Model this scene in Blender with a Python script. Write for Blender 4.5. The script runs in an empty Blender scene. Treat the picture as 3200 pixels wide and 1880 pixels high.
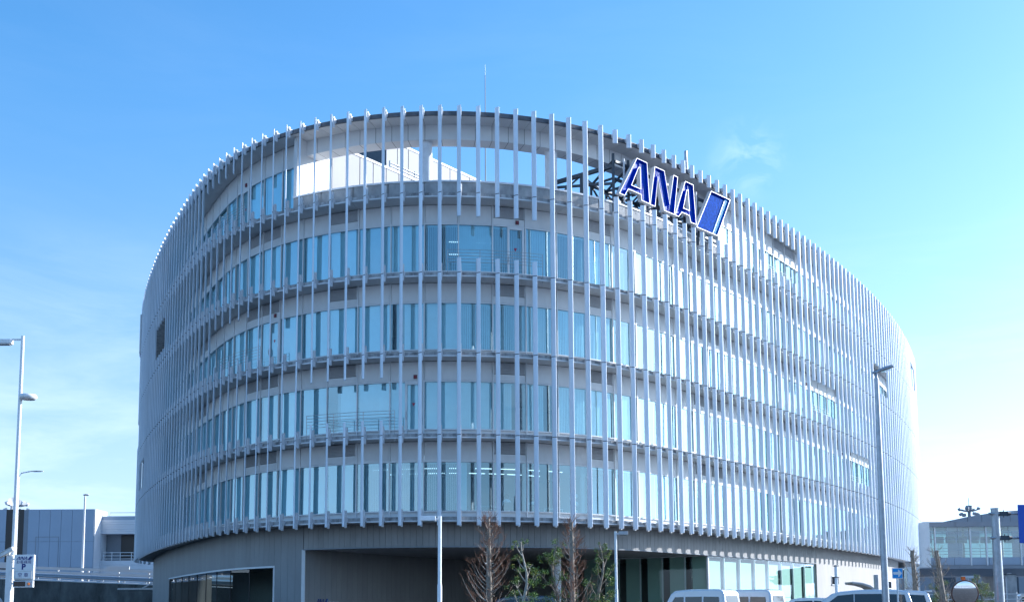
import bpy, math, random
from mathutils import Vector, Matrix

R = math.radians
random.seed(7)
scene = bpy.context.scene
C = scene.collection

# ------------------------------------------------------------------ camera
EYE = 1.0
cam_d = bpy.data.cameras.new("camera")
cam = bpy.data.objects.new("camera", cam_d)
C.objects.link(cam)
cam_d.sensor_fit = 'HORIZONTAL'
cam_d.sensor_width = 36.0
cam_d.lens = 40.06
cam_d.shift_y = 0.1732
cam_d.clip_start = 0.1
cam_d.clip_end = 6000
cam.matrix_world = Matrix.Translation((0, 0, EYE)) @ Matrix.Rotation(R(90 + 6.603), 4, 'X') @ Matrix.Rotation(R(-0.32), 4, 'Z')
scene.camera = cam

# ------------------------------------------------------------------ sky, sun, exposure
SUN_EL = 21.0
SUN_BEARING = 69.0          # clockwise from +Y (the view direction)
WISP = (0.1977, 0.908, 0.3694)
world = bpy.data.worlds.new("World")
scene.world = world
world.use_nodes = True
nt = world.node_tree
nt.nodes.clear()
N = nt.nodes.new
out = N('ShaderNodeOutputWorld')
bg = N('ShaderNodeBackground')
sky = N('ShaderNodeTexSky')
sky.sky_type = 'NISHITA'
sky.sun_disc = False
sky.sun_elevation = R(SUN_EL)
sky.sun_rotation = R(SUN_BEARING)
sky.air_density = 1.0
sky.dust_density = 0.9
sky.ozone_density = 3.0
bg.inputs['Strength'].default_value = 0.15
# thin high cloud: a noise veil over the whole sky, thicker towards the horizon
geo = N('ShaderNodeNewGeometry')
tc = N('ShaderNodeTexCoord')
mp = N('ShaderNodeMapping')
mp.inputs['Scale'].default_value = (1.6, 1.6, 7.0)
mp.inputs['Rotation'].default_value = (0.12, -0.25, 0.6)
nz = N('ShaderNodeTexNoise')
nz.inputs['Scale'].default_value = 2.2
nz.inputs['Detail'].default_value = 9
nz.inputs['Roughness'].default_value = 0.62
nz.inputs['Distortion'].default_value = 0.6
cr = N('ShaderNodeValToRGB')
cr.color_ramp.elements[0].position = 0.44
cr.color_ramp.elements[0].color = (0, 0, 0, 1)
cr.color_ramp.elements[1].position = 0.80
cr.color_ramp.elements[1].color = (1, 1, 1, 1)
sep = N('ShaderNodeSeparateXYZ')
mr = N('ShaderNodeMapRange')
mr.inputs['From Min'].default_value = 0.0
mr.inputs['From Max'].default_value = 0.32
mr.inputs['To Min'].default_value = 0.85
mr.inputs['To Max'].default_value = 0.03
mul = N('ShaderNodeMath'); mul.operation = 'MULTIPLY'
mix = N('ShaderNodeMixRGB')
mix.inputs['Color2'].default_value = (4.9, 5.5, 6.2, 1)
tint = N('ShaderNodeHueSaturation')
tint.inputs['Saturation'].default_value = 1.23
tint.inputs['Value'].default_value = 1.16
tint.inputs['Hue'].default_value = 0.497
L = nt.links.new
L(tc.outputs['Generated'], mp.inputs['Vector'])
L(mp.outputs['Vector'], nz.inputs['Vector'])
L(nz.outputs['Fac'], cr.inputs['Fac'])
L(tc.outputs['Generated'], sep.inputs['Vector'])
L(sep.outputs['Z'], mr.inputs['Value'])
L(cr.outputs['Color'], mul.inputs[0])
L(mr.outputs['Result'], mul.inputs[1])
L(mul.outputs['Value'], mix.inputs['Fac'])
L(sky.outputs['Color'], tint.inputs['Color'])
# the air whitens towards the horizon, all round
hz = N('ShaderNodeMapRange')
hz.inputs['From Min'].default_value = 0.0
hz.inputs['From Max'].default_value = 0.46
hz.inputs['To Min'].default_value = 0.95
hz.inputs['To Max'].default_value = 0.0
hz.interpolation_type = 'SMOOTHSTEP'
hmix = N('ShaderNodeMixRGB')
hbw = N('ShaderNodeRGBToBW')
hcol = N('ShaderNodeMixRGB'); hcol.blend_type = 'MULTIPLY'
hcol.inputs['Fac'].default_value = 1.0
hcol.inputs['Color2'].default_value = (0.70, 0.96, 1.27, 1)
L(sky.outputs['Color'], hbw.inputs['Color'])
L(hbw.outputs['Val'], hcol.inputs['Color1'])
L(hcol.outputs['Color'], hmix.inputs['Color2'])
L(sep.outputs['Z'], hz.inputs['Value'])
L(hz.outputs['Result'], hmix.inputs['Fac'])
L(tint.outputs['Color'], hmix.inputs['Color1'])
L(hmix.outputs['Color'], mix.inputs['Color1'])
# one small drifting wisp over the roof sign
wd = N('ShaderNodeVectorMath'); wd.operation = 'DISTANCE'
wd.inputs[1].default_value = WISP
wn0 = N('ShaderNodeMapRange'); wn0.interpolation_type = 'SMOOTHSTEP'
wn0.inputs['From Min'].default_value = 0.042; wn0.inputs['From Max'].default_value = 0.0
wn0.inputs['To Min'].default_value = 0.0; wn0.inputs['To Max'].default_value = 1.0
wz = N('ShaderNodeTexNoise'); wz.inputs['Scale'].default_value = 26; wz.inputs['Detail'].default_value = 8; wz.inputs['Roughness'].default_value = 0.6; wz.inputs['Distortion'].default_value = 0.8
wr = N('ShaderNodeMapRange'); wr.inputs['From Min'].default_value = 0.45; wr.inputs['From Max'].default_value = 0.75; wr.inputs['To Max'].default_value = 0.42
wm = N('ShaderNodeMath'); wm.operation = 'MULTIPLY'
wmix = N('ShaderNodeMixRGB'); wmix.inputs['Color2'].default_value = (5.0, 5.8, 6.6, 1)
L(tc.outputs['Generated'], wd.inputs[0]); L(wd.outputs['Value'], wn0.inputs['Value'])
L(tc.outputs['Generated'], wz.inputs['Vector']); L(wz.outputs['Fac'], wr.inputs['Value'])
L(wn0.outputs['Result'], wm.inputs[0]); L(wr.outputs['Result'], wm.inputs[1])
L(wm.outputs['Value'], wmix.inputs['Fac']); L(mix.outputs['Color'], wmix.inputs['Color1'])
L(wmix.outputs['Color'], bg.inputs['Color'])
L(bg.outputs['Background'], out.inputs['Surface'])

sun_d = bpy.data.lights.new("sun", 'SUN')
sun_d.energy = 4.2
sun_d.angle = R(0.53)
sun_d.color = (1.0, 0.975, 0.94)
sun = bpy.data.objects.new("sun", sun_d)
C.objects.link(sun)
sdir = Vector((math.sin(R(SUN_BEARING)) * math.cos(R(SUN_EL)), math.cos(R(SUN_BEARING)) * math.cos(R(SUN_EL)), math.sin(R(SUN_EL))))
sun.rotation_euler = sdir.to_track_quat('Z', 'Y').to_euler()
sun.location = sdir * 300

vs = scene.view_settings
vs.view_transform = 'Standard'
vs.look = 'None'
vs.exposure = 0.84
vs.gamma = 1.0
vs.use_white_balance = True      # the photograph's cool daylight balance
vs.white_balance_temperature = 6100
vs.white_balance_tint = 9
scene.cycles.max_bounces = 7
scene.cycles.transparent_max_bounces = 12
scene.cycles.caustics_reflective = False
scene.cycles.caustics_refractive = False

# ------------------------------------------------------------------ materials
MATS = {}
def pbr(name, col, rough=0.6, metal=0.0, var=0.06, vscale=2.0, bump=0.0, bscale=60.0, streak=0.0, spec=0.5, grime=None, emit=None, coat=0.0):
    m = bpy.data.materials.new(name)
    m.use_nodes = True
    t = m.node_tree
    b = t.nodes['Principled BSDF']
    b.inputs['Roughness'].default_value = rough
    b.inputs['Metallic'].default_value = metal
    b.inputs['Specular IOR Level'].default_value = spec
    b.inputs['Coat Weight'].default_value = coat
    tcx = t.nodes.new('ShaderNodeTexCoord')
    if var > 0:
        mpx = t.nodes.new('ShaderNodeMapping')
        mpx.inputs['Scale'].default_value = (1, 1, 1.0 - 0.93 * streak)
        n1 = t.nodes.new('ShaderNodeTexNoise')
        n1.inputs['Scale'].default_value = vscale
        n1.inputs['Detail'].default_value = 7
        n1.inputs['Roughness'].default_value = 0.65
        r1 = t.nodes.new('ShaderNodeValToRGB')
        r1.color_ramp.elements[0].position = 0.3
        r1.color_ramp.elements[1].position = 0.7
        k = 1 - 2 * var
        g = grime or (col[0] * k, col[1] * k, col[2] * k)
        r1.color_ramp.elements[0].color = (g[0], g[1], g[2], 1)
        r1.color_ramp.elements[1].color = (min(col[0] * (1 + var), 1), min(col[1] * (1 + var), 1), min(col[2] * (1 + var), 1), 1)
        gp = t.nodes.new('ShaderNodeNewGeometry')
        t.links.new(gp.outputs['Position'], mpx.inputs['Vector'])
        t.links.new(mpx.outputs['Vector'], n1.inputs['Vector'])
        t.links.new(n1.outputs['Fac'], r1.inputs['Fac'])
        t.links.new(r1.outputs['Color'], b.inputs['Base Color'])
    else:
        b.inputs['Base Color'].default_value = (col[0], col[1], col[2], 1)
    if bump > 0:
        n2 = t.nodes.new('ShaderNodeTexNoise')
        n2.inputs['Scale'].default_value = bscale
        n2.inputs['Detail'].default_value = 4
        bp = t.nodes.new('ShaderNodeBump')
        bp.inputs['Strength'].default_value = bump
        bp.inputs['Distance'].default_value = 0.02
        t.links.new(tcx.outputs['Object'], n2.inputs['Vector'])
        t.links.new(n2.outputs['Fac'], bp.inputs['Height'])
        t.links.new(bp.outputs['Normal'], b.inputs['Normal'])
    if emit:
        b.inputs['Emission Color'].default_value = (emit[0], emit[1], emit[2], 1)
        b.inputs['Emission Strength'].default_value = emit[3]
    MATS[name] = m
    return m

def glass(name, tintc, refl=0.10, rough=0.0, refl_col=(1, 1, 1)):
    m = bpy.data.materials.new(name)
    m.use_nodes = True
    t = m.node_tree
    t.nodes.clear()
    o = t.nodes.new('ShaderNodeOutputMaterial')
    tr = t.nodes.new('ShaderNodeBsdfTransparent')
    tr.inputs['Color'].default_value = (*tintc, 1)
    gl = t.nodes.new('ShaderNodeBsdfGlossy')
    gl.inputs['Roughness'].default_value = rough
    gl.inputs['Color'].default_value = (*refl_col, 1)
    lw = t.nodes.new('ShaderNodeLayerWeight')      # Schlick, the same from both sides of the pane
    lw.inputs['Blend'].default_value = 0.5
    fr = t.nodes.new('ShaderNodeMath'); fr.operation = 'POWER'
    fr.inputs[1].default_value = 5.0
    t.links.new(lw.outputs['Facing'], fr.inputs[0])
    ma = t.nodes.new('ShaderNodeMath'); ma.operation = 'MULTIPLY_ADD'
    ma.inputs[1].default_value = 1.0 - refl
    ma.inputs[2].default_value = refl
    ma.use_clamp = True
    # slight waviness of the panes
    tcx = t.nodes.new('ShaderNodeNewGeometry')
    nn = t.nodes.new('ShaderNodeTexNoise'); nn.inputs['Scale'].default_value = 0.55; nn.inputs['Detail'].default_value = 1
    bp = t.nodes.new('ShaderNodeBump'); bp.inputs['Strength'].default_value = 0.06; bp.inputs['Distance'].default_value = 0.05
    t.links.new(tcx.outputs['Position'], nn.inputs['Vector'])
    t.links.new(nn.outputs['Fac'], bp.inputs['Height'])
    t.links.new(bp.outputs['Normal'], gl.inputs['Normal'])
    mx = t.nodes.new('ShaderNodeMixShader')
    t.links.new(fr.outputs['Value'], ma.inputs[0])
    t.links.new(ma.outputs['Value'], mx.inputs['Fac'])
    t.links.new(tr.outputs['BSDF'], mx.inputs[1])
    t.links.new(gl.outputs['BSDF'], mx.inputs[2])
    t.links.new(mx.outputs['Shader'], o.inputs['Surface'])
    MATS[name] = m
    return m

M = MATS
def vary_by_object(name, amount):
    t = MATS[name].node_tree
    b = t.nodes['Principled BSDF']
    src = b.inputs['Base Color'].links[0].from_socket
    oi = t.nodes.new('ShaderNodeObjectInfo')
    m1 = t.nodes.new('ShaderNodeMapRange')
    m1.inputs['To Min'].default_value = 1 - amount; m1.inputs['To Max'].default_value = 1 + amount * 0.5
    hs = t.nodes.new('ShaderNodeHueSaturation')
    t.links.new(oi.outputs['Random'], m1.inputs['Value'])
    t.links.new(m1.outputs['Result'], hs.inputs['Value'])
    t.links.new(src, hs.inputs['Color'])
    t.links.new(hs.outputs['Color'], b.inputs['Base Color'])
pbr('fin', (0.77, 0.82, 0.89), 0.38, var=0.03, vscale=0.7, streak=0.5, spec=0.5)
pbr('white_steel', (0.74, 0.75, 0.77), 0.45, var=0.06, vscale=4)
pbr('panel', (0.72, 0.72, 0.72), 0.5, var=0.045, vscale=0.9, streak=0.4, bump=0.03)
pbr('soffit', (0.66, 0.66, 0.66), 0.65, var=0.05, vscale=0.8)
pbr('ledge', (0.46, 0.46, 0.46), 0.8, var=0.2, vscale=3.0, streak=0.55, grime=(0.13, 0.13, 0.135), bump=0.25)
pbr('gutter', (0.10, 0.11, 0.13), 0.55, var=0.25, vscale=2.5)
pbr('concrete', (0.40, 0.40, 0.40), 0.85, var=0.16, vscale=1.6, streak=0.45, bump=0.3, grime=(0.24, 0.245, 0.25))
pbr('frame', (0.70, 0.71, 0.72), 0.4, var=0.04)
pbr('louvre', (0.60, 0.61, 0.63), 0.5, var=0.05)
pbr('dark_gap', (0.06, 0.06, 0.065), 0.8, var=0.0)
pbr('blind', (0.86, 0.87, 0.87), 0.8, var=0.03)
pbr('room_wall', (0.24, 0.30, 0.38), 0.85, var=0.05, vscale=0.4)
pbr('room_ceiling', (0.55, 0.56, 0.58), 0.85, var=0.03, vscale=0.5)
pbr('room_floor', (0.14, 0.15, 0.17), 0.9, var=0.08)
pbr('cladding', (0.27, 0.27, 0.27), 0.6, var=0.06, vscale=1.1, streak=0.6, bump=0.04)
pbr('band', (0.28, 0.275, 0.27), 0.6, var=0.09, vscale=1.6, streak=0.75, bump=0.04)
pbr('render_wall', (0.42, 0.40, 0.385), 0.75, var=0.06, vscale=0.8, streak=0.7, bump=0.1)
pbr('penthouse', (0.31, 0.31, 0.32), 0.6, var=0.05, vscale=0.8, streak=0.8)
pbr('steel_dark', (0.05, 0.065, 0.085), 0.5, var=0.15, vscale=3)
pbr('steel_galv', (0.42, 0.44, 0.47), 0.42, metal=0.5, var=0.12, vscale=9, streak=0.5)
pbr('pole_white', (0.78, 0.79, 0.80), 0.35, var=0.05, vscale=5)
pbr('sign_blue', (0.004, 0.06, 0.52), 0.5, var=0.1, vscale=3, streak=0.5, spec=0.15)
pbr('sign_cyan', (0.02, 0.42, 0.78), 0.25, var=0.08, vscale=3, coat=0.4)
pbr('sign_trim', (0.66, 0.67, 0.70), 0.4, var=0.05)
pbr('neon', (0.02, 0.14, 0.70), 0.35, var=0.2, vscale=8, spec=0.25)
pbr('neon_pale', (0.025, 0.15, 0.62), 0.6, var=0.3, vscale=8, spec=0.05)
pbr('neon_cyan', (0.05, 0.50, 0.80), 0.35, var=0.1, vscale=8, spec=0.3)
pbr('red_lamp', (0.13, 0.008, 0.015), 0.3, var=0.0)
pbr('red_dot', (0.38, 0.02, 0.06), 0.4, var=0.0)
pbr('lamp_emit', (0.9, 0.9, 0.9), 0.5, var=0.0, emit=(0.85, 0.95, 1.0, 1.1))
pbr('lobby_blind', (0.48, 0.58, 0.52), 0.75, var=0.02)
pbr('asphalt', (0.05, 0.05, 0.052), 0.9, var=0.2, vscale=1.5, bump=0.4, bscale=90)
pbr('ground', (0.30, 0.37, 0.45), 0.9, var=0.12, vscale=0.2)
pbr('paving', (0.24, 0.23, 0.22), 0.85, var=0.12, vscale=0.6)
pbr('paint_white', (0.75, 0.75, 0.74), 0.7, var=0.1, vscale=4)
pbr('old_concrete', (0.13, 0.135, 0.13), 0.9, var=0.3, vscale=0.9, streak=0.6, bump=0.4)
pbr('dry_grass', (0.26, 0.17, 0.09), 0.95, var=0.3, vscale=1.5, bump=0.8, bscale=9)
pbr('far_panel', (0.32, 0.38, 0.46), 0.5, var=0.03, vscale=0.25)
pbr('far_white', (0.62, 0.63, 0.65), 0.55, var=0.04, vscale=0.5)
pbr('far_grey', (0.24, 0.26, 0.29), 0.6, var=0.06, vscale=0.5)
pbr('far_dark', (0.012, 0.012, 0.016), 0.35, var=0.0)
pbr('roof_metal', (0.26, 0.27, 0.30), 0.45, metal=0.3, var=0.05, vscale=0.4)
pbr('bark', (0.32, 0.27, 0.22), 0.9, var=0.3, vscale=14, streak=0.6, bump=0.7, bscale=30)
pbr('bark_pale', (0.46, 0.42, 0.37), 0.9, var=0.25, vscale=16, streak=0.4, bump=0.6, bscale=30)
pbr('twig', (0.24, 0.12, 0.075), 0.85, var=0.25, vscale=6)
pbr('leaf_green', (0.15, 0.24, 0.05), 0.42, var=0.45, vscale=9, grime=(0.06, 0.13, 0.03), spec=0.6)
pbr('leaf_yellow', (0.44, 0.40, 0.07), 0.45, var=0.35, vscale=9, spec=0.5)
pbr('leaf_dull', (0.10, 0.14, 0.035), 0.7, var=0.4, vscale=5)
pbr('car_white', (0.72, 0.74, 0.77), 0.22, var=0.02, vscale=2, coat=1.0)
pbr('car_blue', (0.09, 0.14, 0.21), 0.25, var=0.04, coat=1.0)
pbr('car_glass', (0.012, 0.015, 0.02), 0.05, var=0.0, spec=0.8)
pbr('car_trim', (0.03, 0.03, 0.033), 0.5, var=0.1)
pbr('tyre', (0.02, 0.02, 0.02), 0.8, var=0.1)
pbr('rim', (0.5, 0.5, 0.52), 0.3, metal=0.8, var=0.1)
pbr('tail_red', (0.40, 0.012, 0.02), 0.2, var=0.0, coat=1.0)
pbr('sign_face', (0.82, 0.83, 0.85), 0.35, var=0.02)
pbr('ink_navy', (0.010, 0.028, 0.20), 0.5, var=0.0)
pbr('ink_sky', (0.03, 0.25, 0.58), 0.5, var=0.0)
pbr('led_dark', (0.02, 0.006, 0.010), 0.25, var=0.0)
pbr('amber', (0.75, 0.18, 0.02), 0.25, var=0.0, coat=0.6)
pbr('road_blue', (0.010, 0.085, 0.52), 0.35, var=0.04)
pbr('oneway_blue', (0.012, 0.33, 0.80), 0.35, var=0.03)
pbr('orange', (0.75, 0.16, 0.01), 0.4, var=0.05)
pbr('mirror', (0.92, 0.93, 0.95), 0.015, metal=1.0, var=0.0)
pbr('mirror_rim', (0.16, 0.07, 0.05), 0.45, var=0.1)
pbr('skin', (0.55, 0.36, 0.27), 0.6, var=0.05)
pbr('hair', (0.02, 0.016, 0.014), 0.5, var=0.1)
pbr('shirt', (0.74, 0.75, 0.78), 0.8, var=0.05)
pbr('trousers', (0.04, 0.045, 0.06), 0.8, var=0.1)
pbr('chair_grey', (0.10, 0.11, 0.13), 0.7, var=0.1)
pbr('paper', (0.75, 0.76, 0.76), 0.7, var=0.03)
vary_by_object('fin', 0.08); vary_by_object('panel', 0.06); vary_by_object('blind', 0.14); vary_by_object('band', 0.10); vary_by_object('cladding', 0.07)
glass('glass', (0.64, 0.92, 0.99), 0.29, 0.0, (0.67, 0.90, 1.0))
glass('glass_lobby', (0.76, 0.90, 0.86), 0.03)
glass('glass_bridge', (0.70, 0.92, 0.93), 0.16)
glass('glass_clear', (0.80, 0.88, 0.90), 0.05)

# ------------------------------------------------------------------ mesh helper
class MB:
    def __init__(s):
        s.v = []; s.f = []; s.mi = []
        s.smooth = set()
    def add(s, vs_, fs, mi=0, smooth=False):
        o = len(s.v)
        s.v += [tuple(p) for p in vs_]
        for f in fs:
            if smooth: s.smooth.add(len(s.f))
            s.f.append(tuple(i + o for i in f)); s.mi.append(mi)
        return s
    def box(s, x0, x1, y0, y1, z0, z1, mi=0, m=None):
        p = [Vector(q) for q in ((x0, y0, z0), (x1, y0, z0), (x1, y1, z0), (x0, y1, z0), (x0, y0, z1), (x1, y0, z1), (x1, y1, z1), (x0, y1, z1))]
        if m is not None: p = [m @ q for q in p]
        return s.add(p, [(0, 3, 2, 1), (4, 5, 6, 7), (0, 1, 5, 4), (1, 2, 6, 5), (2, 3, 7, 6), (3, 0, 4, 7)], mi)
    def bar(s, a, b, w, h=None, mi=0):
        """square bar from a to b"""
        a = Vector(a); b = Vector(b); h = h or w
        d = (b - a); ln = d.length
        if ln < 1e-6: return s
        q = d.to_track_quat('X', 'Z').to_matrix().to_4x4()
        m = Matrix.Translation(a) @ q
        return s.box(0, ln, -w / 2, w / 2, -h / 2, h / 2, mi, m)
    def tube(s, pts, rad, n=8, mi=0, caps=True, smooth=True):
        pts = [Vector(p) for p in pts]
        if not isinstance(rad, (list, tuple)): rad = [rad] * len(pts)
        rings = []
        for i, p in enumerate(pts):
            d = (pts[min(i + 1, len(pts) - 1)] - pts[max(i - 1, 0)])
            if d.length < 1e-9: d = Vector((0, 0, 1))
            d.normalize()
            ref = Vector((1, 0, 0)) if abs(d.z) > 0.8 else Vector((0, 0, 1))
            a = d.cross(ref).normalized(); b = d.cross(a)
            rings.append([p + (a * math.cos(2 * math.pi * k / n) + b * math.sin(2 * math.pi * k / n)) * rad[i] for k in range(n)])
        vs_ = [q for r_ in rings for q in r_]
        fs = []
        for i in range(len(pts) - 1):
            for k in range(n):
                fs.append((i * n + k, i * n + (k + 1) % n, (i + 1) * n + (k + 1) % n, (i + 1) * n + k))
        s.add(vs_, fs, mi, smooth)
        if caps:
            s.add(rings[0], [tuple(range(n))], mi)
            s.add(rings[-1], [tuple(range(n))[::-1]], mi)
        return s
    def prism(s, poly, depth_vec, mi=0):
        """poly: list of 3-D points, extruded by depth_vec"""
        n = len(poly); d = Vector(depth_vec)
        a = [Vector(p) for p in poly]; b = [p + d for p in a]
        fs = [tuple(range(n)), tuple(range(2 * n - 1, n - 1, -1))]
        for i in range(n):
            j = (i + 1) % n
            fs.append((i, i + n, j + n, j))
        return s.add(a + b, fs, mi)
    def strip(s, a, b, mi=0):
        """quads between two equal-length polylines"""
        n = len(a)
        return s.add(list(a) + list(b), [(i, i + 1, n + i + 1, n + i) for i in range(n - 1)], mi)
    def mesh(s, name, mats):
        me = bpy.data.meshes.new(name)
        me.from_pydata(s.v, [], s.f)
        if not isinstance(mats, (list, tuple)): mats = [mats]
        for m in mats: me.materials.append(M[m] if isinstance(m, str) else m)
        if len(mats) > 1: me.polygons.foreach_set('material_index', s.mi)
        if s.smooth:
            for i in s.smooth: me.polygons[i].use_smooth = True
        me.update()
        return me
    def build(s, name, mats, parent=None, **kw):
        return obj(name, s.mesh(name, mats), parent, **kw)

def obj(name, me, parent=None, mat=None, kind=None, label=None):
    o = bpy.data.objects.new(name, me)
    C.objects.link(o)
    if parent is not None: o.parent = parent
    if mat is not None: o.matrix_local = mat
    if kind: o['kind'] = kind
    if label: o['label'] = label
    return o

def tag(o, label, cat, group=None):
    o['label'] = label; o['category'] = cat
    if group: o['group'] = group
    return o

def thing(name, label, cat, loc=(0, 0, 0), rz=0.0, group=None):
    o = bpy.data.objects.new(name, None)
    C.objects.link(o)
    o.empty_display_size = 0.3
    o.location = loc; o.rotation_euler = (0, 0, rz)
    return tag(o, label, cat, group)

def struct(o):
    o['kind'] = 'structure'
    return o

def bevel(o, w, seg=2):
    md = o.modifiers.new('bevel', 'BEVEL')
    md.width = w; md.segments = seg; md.limit_method = 'ANGLE'; md.angle_limit = R(40)
    return o

def copy_tree(o, loc, rz, label=None, parent=None):
    c = o.copy(); C.objects.link(c)
    if parent is None:
        c.location = loc; c.rotation_euler = (0, 0, rz)
        if label: c['label'] = label
    else:
        c.parent = parent
    for ch in list(o.children):
        copy_tree(ch, None, None, None, c)
    return c

# ------------------------------------------------------------------ the building's plan: fin positions, one metre apart
FIN = [(-31.14,94.22),(-30.81,93.31),(-30.48,92.41),(-30.14,91.52),(-29.81,90.64),(-29.47,89.75),(-29.12,88.87),(-28.77,88.00),(-28.42,87.12),(-28.06,86.23),(-27.70,85.35),(-27.33,84.46),(-26.95,83.57),(-26.57,82.67),(-26.18,81.77),(-25.79,80.88),(-25.40,80.00),(-25.01,79.13),(-24.62,78.26),(-24.23,77.41),(-23.83,76.57),(-23.44,75.74),(-23.05,74.91),(-22.65,74.08),(-22.24,73.25),(-21.83,72.42),(-21.41,71.59),(-20.99,70.75),(-20.57,69.92),(-20.14,69.08),(-19.71,68.25),(-19.27,67.42),(-18.82,66.59),(-18.36,65.77),(-17.87,64.96),(-17.35,64.16),(-16.81,63.39),(-16.23,62.64),(-15.62,61.93),(-14.98,61.25),(-14.31,60.61),(-13.60,60.01),(-12.85,59.44),(-12.06,58.92),(-11.23,58.44),(-10.36,58.01),(-9.45,57.62),(-8.52,57.29),(-7.56,57.02),(-6.59,56.80),(-5.61,56.65),(-4.62,56.56),(-3.64,56.53),(-2.65,56.56),(-1.66,56.66),(-0.68,56.81),(0.29,57.04),(1.24,57.32),(2.19,57.67),(3.11,58.09),(4.01,58.57),(4.89,59.10),(5.73,59.70),(6.54,60.34),(7.32,61.03),(8.06,61.75),(8.76,62.49),(9.44,63.25),(10.09,64.02),(10.73,64.79),(11.36,65.57),(11.99,66.35),(12.62,67.13),(13.25,67.92),(13.88,68.71),(14.50,69.50),(15.13,70.30),(15.75,71.10),(16.37,71.91),(16.99,72.72),(17.60,73.54),(18.21,74.36),(18.81,75.19),(19.41,76.03),(20.01,76.87),(20.60,77.72),(21.19,78.57),(21.78,79.42),(22.36,80.28),(22.93,81.14),(23.51,82.01),(24.08,82.88),(24.64,83.75),(25.20,84.63),(25.75,85.50),(26.31,86.38),(26.86,87.26),(27.40,88.14),(27.94,89.03),(28.48,89.92),(29.01,90.81),(29.54,91.70),(30.06,92.60),(30.57,93.50),(31.08,94.41),(31.59,95.32),(32.10,96.23),(32.60,97.15),(33.10,98.07),(33.60,99.00),(34.09,99.92),(34.57,100.85),(35.05,101.79),(35.53,102.72),(35.99,103.66),(36.45,104.60),(36.91,105.55),(37.36,106.49),(37.81,107.44),(38.25,108.39),(38.69,109.34),(39.12,110.29),(39.55,111.24),(39.97,112.19),(40.39,113.14),(40.80,114.09),(41.21,115.04),(41.62,115.98),(42.02,116.92)]
T0 = -52
def extend(p, heading, turn_per_m, n):
    out_ = []
    x, y = p
    for i in range(n):
        heading += turn_per_m(i)
        x += math.cos(R(heading)); y += math.sin(R(heading))
        out_.append((x, y))
    return out_
# the two tight ends of the oval, out of sight from the front
leftx = extend(FIN[0], 110.2, lambda i: -0.5 if i < 2 else -5.0, 22)
rightx = extend(FIN[-1], 66.9, lambda i: 1.0 if i < 3 else 4.6, 24)
PLAN = [Vector(p) for p in leftx[::-1]] + [Vector(p) for p in FIN] + [Vector(p) for p in rightx]
T0 = -52 - len(leftx)
TMAX = T0 + len(PLAN) - 1
TAN = []
for i in range(len(PLAN)):
    d_ = PLAN[min(i + 1, len(PLAN) - 1)] - PLAN[max(i - 1, 0)]
    TAN.append(d_.normalized())
def PT(t, ins=0.0):
    i = t - T0
    a = max(0, min(len(PLAN) - 2, int(math.floor(i))))
    fr = i - a
    p = PLAN[a].lerp(PLAN[a + 1], fr)
    tg = TAN[a].lerp(TAN[a + 1], fr).normalized()
    return Vector((p.x - tg.y * ins, p.y + tg.x * ins))
def TG(t):
    i = t - T0
    a = max(0, min(len(PLAN) - 2, int(math.floor(i))))
    return TAN[a].lerp(TAN[a + 1], i - a).normalized()
def P3(t, ins, z):
    p = PT(t, ins)
    return Vector((p.x, p.y, z))
def trange(a, b, step):
    n = max(1, int(round((b - a) / step)))
    return [a + (b - a) * i / n for i in range(n + 1)]

LZ = [5.47, 9.69, 13.88, 18.05, 22.27, 26.67]     # underside of each ledge
LT = 0.21                                          # ledge thickness
WI = 1.5                                           # outer wall stands this far behind the fins
FIN_TOP, FIN_BOT = 27.05, 5.24
TA, TB = -9.0, 21.5                                # the roof terrace lies between these fins

# ------------------------------------------------------------------ ground
g = MB()
g.box(-1500, 1500, -400, 3000, -0.5, 0.0)
struct(g.build('ground', 'ground'))
g = MB(); g.box(-11.9, 60, 36, 100, 0.0, 0.012); struct(g.build('car_park', 'asphalt'))
g = MB(); g.box(9, 60, 19.9, 35.95, 0.0, 0.012); struct(g.build('side_road', 'asphalt'))
g = MB(); g.box(-160, -12, 20, 106, 0.0, 0.008); struct(g.build('added_asphalt', 'asphalt'))  # unseen dark sheet, added to cut light bounced onto the left facade
g = MB(); g.box(-90, 120, -8, 19, 0.0, 0.010); struct(g.build('road', 'asphalt'))
for k in range(9):
    x = -20 + k * 2.6 + 22
    g = MB(); g.box(x, x + 0.12, 46, 51, 0.012, 0.017)
    struct(g.build('parking_line', 'paint_white'))
g = MB(); g.box(-90, 120, 19, 20, 0.0, 0.13); struct(g.build('kerb', 'paving'))
for k in range(12):
    g = MB(); g.box(-60 + k * 11, -55 + k * 11, 5.4, 5.55, 0.010, 0.015)
    struct(g.build('lane_line', 'paint_white'))

# dry grass bank with a low wall beside the added asphalt, mirrored in the ground-floor window
mb = MB(); mb.prism([(-64, 44, 0), (-39, 44, 0), (-39, 44, 0.9), (-46, 44, 5.2), (-64, 44, 5.6)], (0, 32, 0)); struct(mb.build('grass_bank', 'dry_grass'))

# ------------------------------------------------------------------ office building
B = thing('office_building', 'large oval white office block wrapped in vertical fins above a grey ground floor', 'building')

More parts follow.
